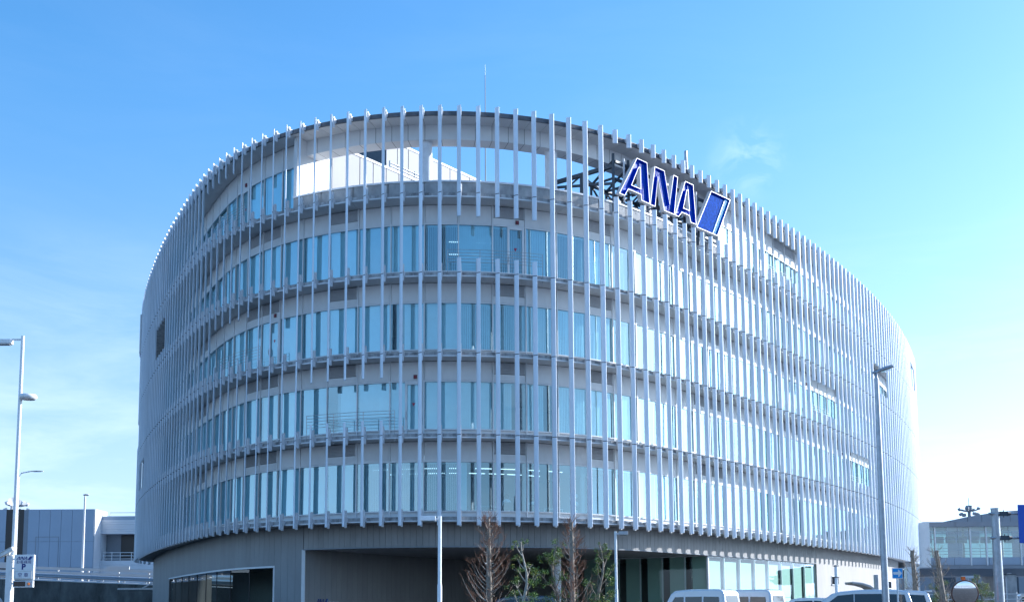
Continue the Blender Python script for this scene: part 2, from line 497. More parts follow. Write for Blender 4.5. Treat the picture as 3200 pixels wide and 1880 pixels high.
# --- ledges and soffits
def ring(name, ts, i0, i1, z0, z1, mat, closed_ends=True, kind=None, parent=None):
    mb = MB()
    o0 = [P3(t, i0, z0) for t in ts]; o1 = [P3(t, i0, z1) for t in ts]
    n0 = [P3(t, i1, z0) for t in ts]; n1 = [P3(t, i1, z1) for t in ts]
    mb.strip(o0, o1); mb.strip(o1, n1); mb.strip(n1, n0); mb.strip(n0, o0)
    if closed_ends:
        mb.add([o0[0], o1[0], n1[0], n0[0]], [(0, 1, 2, 3)])
        mb.add([o0[-1], o1[-1], n1[-1], n0[-1]], [(3, 2, 1, 0)])
    return mb.build(name, mat, B if parent is None else parent, kind=kind)
TS = trange(-70, 92, 0.5)
for k, z in enumerate(LZ):
    led = ring('ledge', TS, 0.30, WI + 0.25, z + 0.02, z + LT, 'ledge' if k < 5 else 'gutter')
    # outer angle strip along the ledge's lower edge
    ring('ledge_trim', TS, 0.27, 0.36, z - 0.03, z + 0.035, 'white_steel' if k < 5 else 'gutter', parent=led)
    # soffit boards, four fins long each, with an open joint
    step = 4 if k < 5 else 1
    a = -37
    while a < 69:
        inner = WI + 0.02
        mb = MB()
        tt = trange(a + 0.012, a + step - 0.012, 0.5)
        bt = [P3(t, 0.36, z - 0.0) for t in tt]; bi = [P3(t, inner, z - 0.0) for t in tt]
        up = [P3(t, 0.36, z + 0.018) for t in tt]; ui = [P3(t, inner, z + 0.018) for t in tt]
        mb.strip(bi, bt); mb.strip(bt, up); mb.strip(ui, bi); mb.strip(up, ui)
        mb.add([bt[0], bi[0], ui[0], up[0]], [(0, 1, 2, 3)]); mb.add([bt[-1], bi[-1], ui[-1], up[-1]], [(3, 2, 1, 0)])
        if k < 5 or (TA <= a <= TB + 1):
            mb.build('soffit_panel', 'soffit', B)
        elif int(a) % 4 == 3:
            mb2 = MB(); tt = trange(a + 0.012, a + 4 - 0.012, 0.5)
            mb2.strip([P3(t, inner, z) for t in tt], [P3(t, 0.36, z) for t in tt])
            mb2.strip([P3(t, 0.36, z + 0.018) for t in tt], [P3(t, inner, z + 0.018) for t in tt])
            mb2.build('soffit_panel', 'soffit', B)
        a += step

# --- window bays: one bay for every two fins
def frame_mesh(H, head, sill=0.62):
    mb = MB()
    mb.box(-0.035, 0.035, -0.07, 0.06, 0.21, H)             # mullion
    mb.box(0.035, 1.965, -0.05, 0.05, H - head - 0.05, H - head + 0.03)   # head rail
    mb.box(0.035, 1.965, -0.07, 0.05, sill - 0.06, sill)    # sill
    mb.box(0.035, 1.965, 0.03, 0.05, 0.21, sill - 0.06)     # base panel
    mb.box(0.035, 1.965, -0.03, 0.03, sill - 0.30, sill - 0.26)
    return mb.mesh('window_frame', 'frame')
def spandrel_mesh(H, head, cut=False):
    mb = MB()
    top = H - 0.03 if not cut else H - 0.66
    mb.box(0.05, 1.95, -0.03, 0.03, H - head + 0.045, top)
    return mb.mesh('spandrel_panel', 'panel')
def louvre_mesh(H):
    mb = MB()
    mb.box(0.05, 1.95, 0.02, 0.04, H - 0.63, H - 0.04, 1)
    mb.box(0.05, 0.10, -0.05, 0.02, H - 0.63, H - 0.04)
    mb.box(1.90, 1.95, -0.05, 0.02, H - 0.63, H - 0.04)
    for i in range(8):
        z = H - 0.62 + i * 0.073
        m_ = Matrix.Translation((0, -0.02, z + 0.03)) @ Matrix.Rotation(R(-35), 4, 'X')
        mb.box(0.10, 1.90, -0.035, 0.035, -0.007, 0.007, 0, m_)
    return mb.mesh('louvre', ['louvre', 'concrete'])
def pane_mesh(H, head, sill=0.62):
    mb = MB()
    mb.add([(0.035, 0, sill), (1.965, 0, sill), (1.965, 0, H - head - 0.05), (0.035, 0, H - head - 0.05)], [(0, 1, 2, 3)])
    return mb.mesh('pane', 'glass')
def blind_mesh(H, head, ang, x0, x1, z0=0.66, pitch=0.11):
    mb = MB()
    n = int((x1 - x0) / pitch)
    zt = H - head - 0.12
    mb.box(x0, x1, 0.13, 0.21, zt, zt + 0.06)
    c, s_ = math.cos(R(ang)), math.sin(R(ang))
    for i in range(n):
        x = x0 + (i + 0.5) * pitch
        a = ang + random.uniform(-5, 5)
        dx, dy = 0.056 * math.cos(R(a)), 0.056 * math.sin(R(a))
        mb.add([(x - dx, 0.17 - dy, z0), (x + dx, 0.17 + dy, z0), (x + dx, 0.17 + dy, zt), (x - dx, 0.17 - dy, zt)], [(0, 1, 2, 3)])
    return mb.mesh('blind', 'blind')
def door_mesh(H, head):
    mb = MB()
    zt = H - head - 0.05
    for x in (0.90, 1.80):
        mb.box(x, x + 0.13, -0.06, 0.06, 0.24, zt)
    mb.box(1.03, 1.80, -0.05, 0.05, zt - 0.13, zt)
    mb.box(1.03, 1.80, -0.05, 0.05, 0.24, 0.40)
    return mb.mesh('door', 'frame')
def handle_mesh():
    mb = MB(); mb.box(0.94, 0.99, -0.12, -0.06, 1.15, 1.55); mb.box(0.955, 0.975, -0.16, -0.12, 1.2, 1.5)
    return mb.mesh('handle', 'louvre')
HT = [(LZ[i + 1] - LZ[i]) for i in range(5)]
HEAD = [1.05, 1.05, 1.05, 1.05, 1.25]
frames = [frame_mesh(HT[i], HEAD[i]) for i in range(5)]
panes = [pane_mesh(HT[i], HEAD[i]) for i in range(5)]
spans = [spandrel_mesh(HT[i], HEAD[i]) for i in range(5)]
spans_cut = [spandrel_mesh(HT[i], HEAD[i], True) for i in range(5)]
louv = [louvre_mesh(HT[i]) for i in range(5)]
doors = [door_mesh(HT[i], HEAD[i]) for i in range(5)]
handle = handle_mesh()
BL = []
for i in range(5):
    H_, h_ = HT[i], HEAD[i]
    BL.append([blind_mesh(H_, h_, 12, 0.06, 1.94), blind_mesh(H_, h_, 28, 0.06, 1.94), blind_mesh(H_, h_, 48, 0.06, 1.94), blind_mesh(H_, h_, 16, 0.06, 1.2), blind_mesh(H_, h_, 20, 0.8, 1.94), blind_mesh(H_, h_, 66, 0.06, 1.94), blind_mesh(H_, h_, 8, 0.06, 0.5)])
LOUV = {-27, -25, -15, -13, -7, 3, 9, 19, 21, 31, 33, 43, 45, 55, 57}
DOOR = {(3, 3), (1, -3), (4, -17), (2, -13), (4, 27), (2, 35), (1, 43)}
rng = random.Random(3)
def bay_matrix(t, z):
    a, b = PT(t, WI), PT(t + 2, WI)
    d = b - a
    u = d.normalized()
    s_ = d.length / 2.0
    m_ = Matrix(((u.x * s_, -u.y, 0, a.x), (u.y * s_, u.x, 0, a.y), (0, 0, 1, z), (0, 0, 0, 1)))
    return m_
BAYS = list(range(-31, 67, 2))
alarm = MB(); alarm.box(1.40, 1.60, -0.10, -0.03, -0.10, 0.10); alarm_me = alarm.mesh('alarm_lamp', 'red_lamp')
alarm = MB(); alarm.box(1.47, 1.53, -0.115, -0.10, -0.03, 0.03); alarm_dot = alarm.mesh('alarm_lens', 'red_dot')
tri = MB(); tri.add([(1.30, -0.010, 2.0), (1.50, -0.010, 2.0), (1.40, -0.010, 1.82)], [(0, 2, 1)]); tri_me = tri.mesh('fire_access_mark', 'red_dot')
for fl in range(5):
    for t in BAYS:
        if fl == 4 and TA - 1 < t + 1 < TB:
            continue
        m_ = bay_matrix(t, LZ[fl])
        w = obj('window', frames[fl], B, m_)
        obj('pane', panes[fl], w, Matrix.Translation((1, 0, 2)) @ Matrix.Rotation(R(rng.gauss(0, 0.35)), 4, 'Z') @ Matrix.Rotation(R(rng.gauss(0, 0.2)), 4, 'X') @ Matrix.Translation((-1, 0, -2)))
        # blinds
        u = rng.random()
        if fl == 0 and 1 <= t <= 8:
            v = 6 if t == 1 else None
        elif fl == 0 and -9 <= t < 1:
            v = rng.choice([5, 2, 5])
        elif fl == 3 and -1 <= t <= 4 and t != 1:
            v = 2 if t == 3 else 5
        else:
            v = 0 if u < 0.52 else 1 if u < 0.78 else 2 if u < 0.88 else 3 if u < 0.93 else 4
        if v is not None:
            obj('blind', BL[fl][v], w)
        lv = t in LOUV and not (fl == 4 and t < 0)
        obj('spandrel_panel', (spans_cut if lv else spans)[fl], B, m_)
        if lv: obj('louvre', louv[fl], B, m_)
        if (fl, t) in DOOR:
            d_ = obj('door', doors[fl], B, m_)
            obj('handle', handle, d_)
            obj('fire_access_mark', tri_me, d_)
            a_ = obj('alarm_lamp', alarm_me, B, m_ @ Matrix.Translation((0, 0, HT[fl] - HEAD[fl] + 0.22)))
            obj('alarm_lens', alarm_dot, a_)

# the parts of the wall that the fins hide almost wholly
for fl in range(5):
    for rng_ in (trange(-70, -31, 1), trange(67, 92, 1)):
        z = LZ[fl]; mb = MB()
        mb.strip([P3(t, WI, z) for t in rng_], [P3(t, WI, z + 0.62) for t in rng_])
        mb.strip([P3(t, WI, z + HT[fl] - 1.05) for t in rng_], [P3(t, WI, z + HT[fl]) for t in rng_])
        mb.strip([P3(t, WI + 0.05, z + 0.62) for t in rng_], [P3(t, WI + 0.05, z + HT[fl] - 1.05) for t in rng_], 1)
        mb.build('end_wall', ['panel', 'louvre'], B)

# --- rooms behind the glass
for fl in range(5):
    z = LZ[fl]
    segs = [trange(-69, 91, 1)] if fl < 4 else [trange(-69, TA, 1), trange(TB, 91, 1)]
    for k, ts in enumerate(segs):
        rf = MB(); rf.strip([P3(t, WI + 0.1, z + 0.23) for t in ts], [P3(t, WI + 7, z + 0.23) for t in ts])
        rf.build('room_floor', 'room_floor', B)
        rc = MB(); zc = z + HT[fl] - HEAD[fl] + 0.02
        rc.strip([P3(t, WI + 7, zc) for t in ts], [P3(t, WI + 0.06, zc) for t in ts])
        rc.build('room_ceiling', 'room_ceiling', B)
        rw = MB(); rw.strip([P3(t, WI + 7, z + 0.23) for t in ts], [P3(t, WI + 7, zc) for t in ts])
        rw.build('room_wall', 'room_wall', B)
# cross walls, and the columns standing just inside the glass
for fl in range(5):
    for t in (-29, -19, -11, 13, 23, 33, 45, 57):
        if fl == 4 and TA - 1 < t < TB + 1: continue
        mb = MB(); a, b = P3(t, WI + 0.5, 0), P3(t, WI + 7, 0)
        zc = LZ[fl] + HT[fl] - HEAD[fl]
        d = (b - a).normalized(); n_ = Vector((-d.y, d.x, 0)) * 0.07
        mb.prism([a - n_ + Vector((0, 0, LZ[fl] + 0.23)), b - n_ + Vector((0, 0, LZ[fl] + 0.23)), b - n_ + Vector((0, 0, zc)), a - n_ + Vector((0, 0, zc))], n_ * 2)
        mb.build('room_wall', 'room_wall', B)
    for t in range(-23, 60, 4):
        if fl == 4 and TA - 1 < t < TB + 1: continue
        mb = MB(); p = PT(t + 0.3, WI + 0.85)
        mb.tube([(p.x, p.y, LZ[fl] + 0.23), (p.x, p.y, LZ[fl] + HT[fl] - HEAD[fl] + 0.02)], 0.14, 12, caps=False)
        mb.build('room_column', 'room_ceiling', B)
# ceiling lamps, lit
lm = MB(); lm.box(-0.45, 0.45, -0.03, 0.03, -0.03, 0.0); lamp_me = lm.mesh('ceiling_lamp', 'lamp_emit')
for fl, t0_, t1_ in ((0, -5, 11), (3, 1, 5)):
    for t in range(t0_, t1_, 2):
        for ins in (3.0, 5.2):
            p = PT(t, WI + ins); tg = TG(t)
            zc = LZ[fl] + HT[fl] - HEAD[fl] + 0.01
            obj('ceiling_lamp', lamp_me, B, Matrix.Translation((p.x, p.y, zc)) @ Matrix.Rotation(math.atan2(tg.y, tg.x), 4, 'Z'))

# --- fins with their brackets
GAPS = []                        # (first fin, last fin, z0, z1)
def gap(a, b, fl):
    GAPS.append((a, b, LZ[fl] + 0.86, LZ[fl + 1] - 1.15))
gap(1, 5, 3); gap(-7, -3, 1); gap(-18, -14, 4); gap(-16, -12, 2); gap(27, 31, 4); gap(34, 38, 2); gap(42, 46, 1); gap(50, 54, 3)
gap(71, 75, 4); gap(-36, -32, 3); gap(-47, -43, 1); gap(-56, -52, 2)
GAPS.append((10, 21, 23.25, 26.28))                  # behind the big letters
fl_, ft_ = 0.265, 0.075
JO = [LZ[i] + 0.10 for i in range(1, 5)]
def fin_mesh(z0, z1):
    mb = MB()
    cuts = [z0] + [j for j in JO if z0 + 0.2 < j < z1 - 0.2] + [z1]
    prof = [(0.5 * fl_ * math.cos(2 * math.pi * k / 14), 0.5 * ft_ * math.sin(2 * math.pi * k / 14)) for k in range(14)]
    for a, b in zip(cuts[:-1], cuts[1:]):
        lo = a + (0.02 if a != z0 else 0); hi = b - (0.02 if b != z1 else 0)
        n = len(prof)
        vs_ = [(x, y, lo) for x, y in prof] + [(x, y, hi) for x, y in prof]
        mb.add(vs_, [(k, (k + 1) % n, n + (k + 1) % n, n + k) for k in range(n)], 0, True)
        mb.add([(x, y, lo) for x, y in prof], [tuple(range(n))[::-1]])
        mb.add([(x, y, hi) for x, y in prof], [tuple(range(n))])
        if b != z1:                                        # dark spigot in the joint
            mb.add([(x * 0.9, y * 0.8, b - 0.02) for x, y in prof] + [(x * 0.9, y * 0.8, b + 0.02) for x, y in prof], [(k, (k + 1) % n, n + (k + 1) % n, n + k) for k in range(n)], 1)
    return mb.mesh('fin', ['fin', 'car_trim'])
def bracket_mesh(z0, z1):
    mb = MB()
    rot = Matrix.Rotation(R(40), 4, 'Z')
    any_ = False
    for k, z in enumerate(LZ):
        if z0 < z + 0.1 < z1 + 0.01:
            any_ = True
            zt = min(z + 0.60, 26.98)
            mb.box(0.03, 0.13, 0.07, 0.17, z - 0.28, z - 0.02, 0, rot)      # lower plate
            mb.box(0.03, 0.13, 0.07, 0.17, z + 0.22, zt, 0, rot)            # upper plate
            mb.box(-0.02, 0.07, 0.02, 0.10, z - 0.24, zt - 0.06, 0, rot)    # web to the fin
            mb.box(0.00, 0.15, 0.10, 0.32, z - 0.02, z + 0.22, 1, rot)      # dark clamp
    return mb.mesh('bracket', ['white_steel', 'louvre']) if any_ else None
fcache = {}
for t in range(-66, 89):
    runs = [(FIN_BOT, FIN_TOP)]
    for a, b, z0, z1 in GAPS:
        if a <= t <= b:
            nr = []
            for r0, r1 in runs:
                if r0 < z0 and z1 < r1: nr += [(r0, z0), (z1, r1)]
                else: nr.append((r0, r1))
            runs = nr
    p = PT(t); tg = TG(t)
    m_ = Matrix.Translation((p.x, p.y, 0)) @ Matrix.Rotation(math.atan2(tg.y, tg.x) - R(40), 4, 'Z')
    for key in runs:
        if key not in fcache: fcache[key] = (fin_mesh(*key), bracket_mesh(*key))
        f_ = obj('fin', fcache[key][0], B, m_)
        if fcache[key][1] and -48 < t < 62: obj('bracket', fcache[key][1], f_, kind='stuff')

# --- railings in the gaps between the fins
def railing(ta, tb, zbase, ins=0.42, h=1.22):
    mb = MB()
    ts = trange(ta, tb, 0.5)
    for k in range(5):
        z = zbase + h - k * 0.165
        mb.tube([P3(t, ins, z) for t in ts], 0.014, 5, caps=False)
    for t in trange(ta, tb, 1.5):
        p = PT(t, ins)
        mb.box(p.x - 0.015, p.x + 0.015, p.y - 0.015, p.y + 0.015, zbase - 0.35, zbase + h)
    return mb.build('railing', 'steel_galv', B)
for a, b, z0, z1 in GAPS[:-1]:
    if a < -50: continue
    railing(a - 0.6, b + 0.6, z0 - 0.65)

# --- roof terrace: ring beam, columns, parapet, end walls
BW, BZ = 0.95, 25.84
for a in range(int(TA), int(TB) + 1):
    tt = trange(a + 0.012, a + 1 - 0.012, 0.5)
    mb = MB()
    o0 = [P3(t, WI, BZ) for t in tt]; o1 = [P3(t, WI, LZ[5] + 0.02) for t in tt]
    n0 = [P3(t, WI + BW, BZ) for t in tt]; n1 = [P3(t, WI + BW, LZ[5] + 0.02) for t in tt]
    mb.strip(o0, o1); mb.strip(n0, o0); mb.strip(n1, n0)
    mb.build('beam_panel', 'panel', B)
ring('roof_beam', trange(TA, TB, 0.5), WI + 0.02, WI + BW - 0.02, BZ + 0.02, LZ[5] + 0.15, 'dark_gap')
for t in (-1, 7, 15):
    p = PT(t, WI + 0.5)
    mb = MB()
    mb.tube([(p.x, p.y, 22.3), (p.x, p.y, BZ)], 0.33, 24, caps=False)
    mb.tube([(p.x, p.y, BZ - 0.03), (p.x, p.y, BZ + 0.01)], 0.36, 24)
    mb.build('roof_column', 'white_steel', B)
for a in trange(TA, TB - 2, 2)[:]:
    b = min(a + 2, TB)
    mb = MB()
    tt = trange(a + 0.006, b - 0.006, 0.5)
    o0 = [P3(t, 0.62, 22.48) for t in tt]; o1 = [P3(t, 0.62, 23.16) for t in tt]
    n0 = [P3(t, 0.82, 22.48) for t in tt]; n1 = [P3(t, 0.82, 23.16) for t in tt]
    mb.strip(o0, o1); mb.strip(n1, n0); mb.strip(o1, n1)
    for q in range(4):
        tq = a + 0.3 + 0.48 * q
        for zz in (22.62, 22.98):
            pp = P3(tq, 0.615, zz)
            mb.box(pp.x - 0.015, pp.x + 0.015, pp.y - 0.01, pp.y + 0.015, zz - 0.015, zz + 0.015)
    mb.build('parapet_panel', 'concrete', B)
ring('parapet_coping', trange(TA, TB, 0.5), 0.57, 0.87, 23.16, 23.25, 'white_steel')
for t, sgn in ((TA, 1), (TB, -1)):
    mb = MB()
    a, b = P3(t, 0.75, 0), P3(t, WI + 7, 0)
    d = (b - a).normalized(); n_ = Vector((-d.y, d.x, 0)) * 0.12
    for k in range(3):
        p0 = a.lerp(b, k / 3.0 + (0.002 if k else 0)); p1 = a.lerp(b, (k + 1) / 3.0 - 0.002)
        mb.prism([p0 + Vector((0, 0, 22.4)) - n_, p1 + Vector((0, 0, 22.4)) - n_, p1 + Vector((0, 0, 26.66)) - n_, p0 + Vector((0, 0, 26.66)) - n_], n_ * 2)
    mb.build('terrace_end_wall', 'panel', B)
def roof_poly(name, ts, ins, z, mat):
    mb = MB(); pts = [P3(t, ins, z) for t in ts]
    mb.add(pts, [tuple(range(len(pts)))])
    return mb.build(name, mat, B)
roof_poly('terrace_floor', trange(-69, 91, 1), 1.0, 22.50, 'concrete')
for ts in (trange(-69, TA, 1), trange(TB, 91, 1)):
    mb = MB()
    mb.strip([P3(t, 0.4, 26.9) for t in ts], [P3(t, WI + 9, 26.9) for t in ts])
    mb.build('wing_roof', 'far_grey', B)

# --- rooftop plant boxes seen through the opening
def plant_box(c0, direction, ln, depth, z0, z1, nseg, core_mat='steel_dark'):
    d = Vector(direction).normalized(); n_ = Vector((-d.y, d.x))       # inward
    core = MB()
    q = [Vector(c0), Vector(c0) + d * ln, Vector(c0) + d * ln + n_ * depth, Vector(c0) + n_ * depth]
    core.prism([(p.x, p.y, z0) for p in q], (0, 0, z1 - z0 - 0.05))
    h = core.build('penthouse', core_mat, B)
    w = ln / nseg
    for k in range(nseg):
        a = Vector(c0) + d * (k * w + 0.03) - n_ * 0.06; b = Vector(c0) + d * ((k + 1) * w - 0.03) - n_ * 0.06
        mb = MB(); mb.prism([(a.x, a.y, z0), (b.x, b.y, z0), (b.x, b.y, z1 - 0.12), (a.x, a.y, z1 - 0.12)], (n_.x * 0.055, n_.y * 0.055, 0))
        mb.build('wall_panel', 'penthouse', h)
    a = Vector(c0) - n_ * 0.1 - d * 0.1; b = Vector(c0) + d * (ln + 0.1) - n_ * 0.1
    mb = MB(); mb.prism([(a.x, a.y, z1 - 0.13), (b.x, b.y, z1 - 0.13), (b.x, b.y, z1), (a.x, a.y, z1)], (n_.x * 0.3, n_.y * 0.3, 0))
    mb.build('coping', 'white_steel', h)
    return h
pd = Vector((0.61, 0.79))
h1 = plant_box((-10.1, 61.86), pd, 24, 2.0, 22.4, 27.3, 22, 'louvre')
h2 = plant_box((-7.68, 67.4), pd, 26, 7.0, 22.4, 30.0, 26)  # dark core colour also paints in the shade on the end face
mb = MB()
pn = Vector((-pd.y, pd.x))
for k in range(3):
    a = Vector((-7.0, 65.95)) + pn * 0.35; b = a + pd * 9
    z = 27.50 + k * 0.20
    mb.tube([(a.x, a.y, z), (b.x, b.y, z)], 0.05, 8)
    for q in range(5):
        c_ = a + pd * (q * 2.2)
        if k == 0: mb.box(c_.x - 0.04, c_.x + 0.04, c_.y - 0.04, c_.y + 0.04, 27.25, 28.0)
mb.build('roof_pipe', 'steel_galv', B)
# round cowl beside the wall
mb = MB(); p = Vector((-8.4, 62.9))
mb.tube([(p.x - 0.45, p.y - 0.3, 23.75), (p.x + 0.45, p.y - 0.3, 23.75)], 0.42, 20)
mb.tube([(p.x - 0.5, p.y - 0.3, 23.75), (p.x - 0.45, p.y - 0.3, 23.75)], 0.36, 20, mi=1)
mb.box(p.x - 0.3, p.x + 0.3, p.y - 0.6, p.y, 22.5, 23.5)
mb.build('roof_cowl', ['white_steel', 'far_dark'], B)
# little guard rail on the roof
mb = MB()
g0 = [(0.1, 61.6, 23.3), (0.45, 62.0, 23.95), (1.85, 63.1, 23.95), (2.4, 63.5, 23.3)]
mb.tube(g0, 0.03, 6); mb.tube([(0.8, 62.3, 22.5), (0.8, 62.3, 23.95)], 0.03, 6)
mb.tube([(0.3, 61.8, 23.5), (2.2, 63.3, 23.5)], 0.02, 6)
mb.build('roof_guard_rail', 'steel_galv', B)

# --- ground floor
ZB = 4.28
def cladding(ta, tb, z0, z1, pitch, mat, ins=WI, depth=0.05, gapw=0.012, name='cladding_panel'):
    cache = {}
    n = max(1, int(round((tb - ta) / pitch)))
    w = (tb - ta) / n
    ring('wall_core', trange(ta, tb, 0.5), ins + depth + 0.004, ins + depth + 0.2, z0 + 0.02, z1, 'dark_gap')
    for i in range(n):
        t0_ = ta + i * w; t1_ = t0_ + w
        a, b = PT(t0_, ins), PT(t1_, ins)
        d = b - a; ln = d.length
        key = (round(z0, 3), round(z1, 3), mat)
        if key not in cache:
            mb = MB(); mb.box(0.0, 1.0, 0, depth, z0, z1); cache[key] = mb.mesh(name, mat)
        u = d.normalized(); s_ = ln - gapw
        m_ = Matrix(((u.x * s_, -u.y, 0, a.x + u.x * gapw / 2), (u.y * s_, u.x, 0, a.y + u.y * gapw / 2), (0, 0, 1, 0), (0, 0, 0, 1)))
        obj(name, cache[key], B, m_)
# left part: full-height boards with a long low window cut out
cladding(-66, -37.5, 0.0, LZ[0], 1.0, 'cladding')
cladding(-37.5, -11.2, 3.47, LZ[0], 0.55, 'cladding')
cladding(-11.2, -8.66, 0.0, LZ[0], 0.6, 'cladding')
ring('wall_base', trange(-37.5, -11.2, 0.5), WI, WI + 0.2, 0.0, 0.6, 'cladding')
wn = ring('ground_window', trange(-37.5, -11.2, 0.5), WI - 0.03, WI + 0.14, 3.36, 3.46, 'frame')
for k in range(9):
    ta = -37.4 + k * 2.91
    mb = MB(); tt = (ta, ta + 2.91)
    mb.strip([P3(t, WI + 0.09, 0.6) for t in tt], [P3(t, WI + 0.09, 3.36) for t in tt])
    mb.build('pane', 'glass_lobby', wn)
    p = PT(ta, WI + 0.08)
    mb = MB(); mb.box(p.x - 0.02, p.x + 0.02, p.y - 0.03, p.y + 0.03, 0.6, 3.36); mb.build('mullion', 'car_trim', wn)
p = PT(-11.22, WI + 0.03); mb = MB(); mb.box(p.x - 0.06, p.x + 0.05, p.y - 0.06, p.y + 0.1, 0.6, 3.46); mb.build('mullion', 'frame', wn)
ring('room_wall', trange(-37.5, -11.2, 1), WI + 4.5, WI + 4.7, 0, 4.0, 'steel_dark')  # wall coloured dark so that the room looks unlit
ring('room_ceiling', trange(-37.5, -11.2, 1), WI + 0.2, WI + 4.7, 3.7, 3.8, 'far_grey')
# band over the entrance and the lobby
cladding(-8.62, 20.6, ZB, LZ[0], 0.36, 'band', name='band_panel')
cladding(20.6, 37.35, ZB, LZ[0], 0.42, 'band', name='band_panel')
ring('band_trim', trange(-8.66, 37.35, 0.5), WI - 0.03, WI + 0.2, ZB - 0.06, ZB - 0.005, 'far_grey')
# soffit over the entrance
mb = MB()
pts = [P3(t, WI + 0.05, ZB - 0.02) for t in trange(-8.66, 37.4, 1)] + [Vector((22, 92, ZB - 0.02)), Vector((0, 82, ZB - 0.02))]
mb.add(pts, [tuple(range(len(pts)))[::-1]])
mb.add([p + Vector((0, 0, 0.3)) for p in pts], [tuple(range(len(pts)))])
mb.build('entrance_soffit', 'soffit', B)
# the wall that runs back into the entrance
a = Vector((-10.98, 60.05)); b = Vector((-1.8, 76.0))
nb = 40
e = (b - a).normalized(); ln = (b - a).length / nb
mb = MB(); mb.box(0, ln - 0.012, 0, 0.05, 0, ZB - 0.03); em = mb.mesh('cladding_panel', 'cladding')
for k in range(nb):
    p = a + e * (ln * k)
    obj('cladding_panel', em, B, Matrix(((e.x, -e.y, 0, p.x), (e.y, e.x, 0, p.y), (0, 0, 1, 0), (0, 0, 0, 1))))
mb = MB(); mb.prism([(a.x, a.y, 0), (b.x, b.y, 0), (b.x, b.y, ZB), (a.x, a.y, ZB)], (-e.y * 0.3 - 0.0, e.x * 0.3, 0))
for i, v in enumerate(mb.v): mb.v[i] = (v[0] - e.y * 0.06, v[1] + e.x * 0.06, v[2])
mb.build('wall_core', 'dark_gap', B)
mb = MB(); mb.box(a.x - 0.11, a.x + 0.07, a.y - 0.02, a.y + 0.10, 0, ZB - 0.03); mb.build('corner_trim', 'frame', B)
# back of the entrance
mb = MB(); mb.box(-6, 16, 80, 80.3, 0, ZB); mb.build('entrance_back_wall', 'cladding', B)
# lobby: glass side running back, glass front under the band
lc = PT(20.6, WI + 0.12)
le = Vector((4.15, 73.9)); 
def glazed(a, b, n, z0, z1, frac=0.9):
    d = (b - a); u = d.normalized(); ln = d.length / n
    sd = 'lobby_window'
    f = MB()
    h = None
    for k in range(n + 1):
        p = a + u * (ln * k)
        m_ = Matrix(((u.x, -u.y, 0, p.x), (u.y, u.x, 0, p.y), (0, 0, 1, 0), (0, 0, 0, 1)))
        f.box(-0.03, 0.03, 0.01, 0.12, z0, z1, 0, m_)
    m_ = Matrix(((u.x, -u.y, 0, a.x), (u.y, u.x, 0, a.y), (0, 0, 1, 0), (0, 0, 0, 1)))
    f.box(0, d.length, 0.01, 0.1, z1 - 0.06, z1 - 0.005, 0, m_)
    f.box(0, d.length, 0.01, 0.1, z0, z0 + 0.08, 0, m_)
    h = f.build('lobby_window', 'frame', B)
    for k in range(n):
        p = a + u * (ln * k + 0.015); q = a + u * (ln * (k + 1) - 0.015)
        mb = MB(); mb.add([(p.x, p.y, z0 + 0.08), (q.x, q.y, z0 + 0.08), (q.x, q.y, z1 - 0.06), (p.x, p.y, z1 - 0.06)], [(0, 1, 2, 3)])
        mb.build('pane', 'glass_lobby', h)
    return h, u, ln
glazed(Vector(le), Vector(lc), 6, 0.0, ZB - 0.03)
ts = [20.6 + (37.35 - 20.6) * k / 8.0 for k in range(9)]
for k in range(8):
    a2, b2 = PT(ts[k], WI + 0.10), PT(ts[k + 1], WI + 0.10)
    hh, u, ln = glazed(Vector(a2), Vector(b2), 1, 0.0, ZB - 0.07)
    # translucent roller blind behind each pane, with an open strip beside it
    nrm = Vector((-u.y, u.x))
    p = a2 + u * 0.08 + nrm * 0.16; q = b2 - u * 0.30 + nrm * 0.16
    mb = MB(); mb.prism([(p.x, p.y, 0.4), (q.x, q.y, 0.4), (q.x, q.y, ZB - 0.35), (p.x, p.y, ZB - 0.35)], (nrm.x * 0.02, nrm.y * 0.02, 0))
    mb.build('roller_blind', 'lobby_blind', hh)
for k in range(6):
    p = Vector(le).lerp(Vector(lc), k / 6.0 + 0.03); q = Vector(le).lerp(Vector(lc), (k + 1) / 6.0 - 0.02)
    u = (q - p).normalized(); nrm = Vector((-u.y, u.x)) * 0.5
    mb = MB(); mb.prism([(p.x + nrm.x, p.y + nrm.y, 0.3), (q.x + nrm.x, q.y + nrm.y, 0.3), (q.x + nrm.x, q.y + nrm.y, ZB - 0.05), (p.x + nrm.x, p.y + nrm.y, ZB - 0.05)], (nrm.x * 0.05, nrm.y * 0.05, 0))
    mb.build('roller_blind', 'lobby_blind', B)
mb = MB(); mb.box(6, 23, 88, 88.2, 0, ZB); mb.build('room_wall', 'room_wall', B)
ring('lobby_dark_sheet', trange(21.2, 37.3, 1), WI + 1.6, WI + 1.7, 0.0, ZB - 0.03, 'steel_dark')  # dark sheet added behind the blind gaps, standing in for the dim interior
# entrance column
mb = MB(); mb.tube([(2.48, 63.2, 0), (2.48, 63.2, ZB - 0.02)], 0.21, 20, caps=False); mb.build('entrance_column', 'white_steel', B)
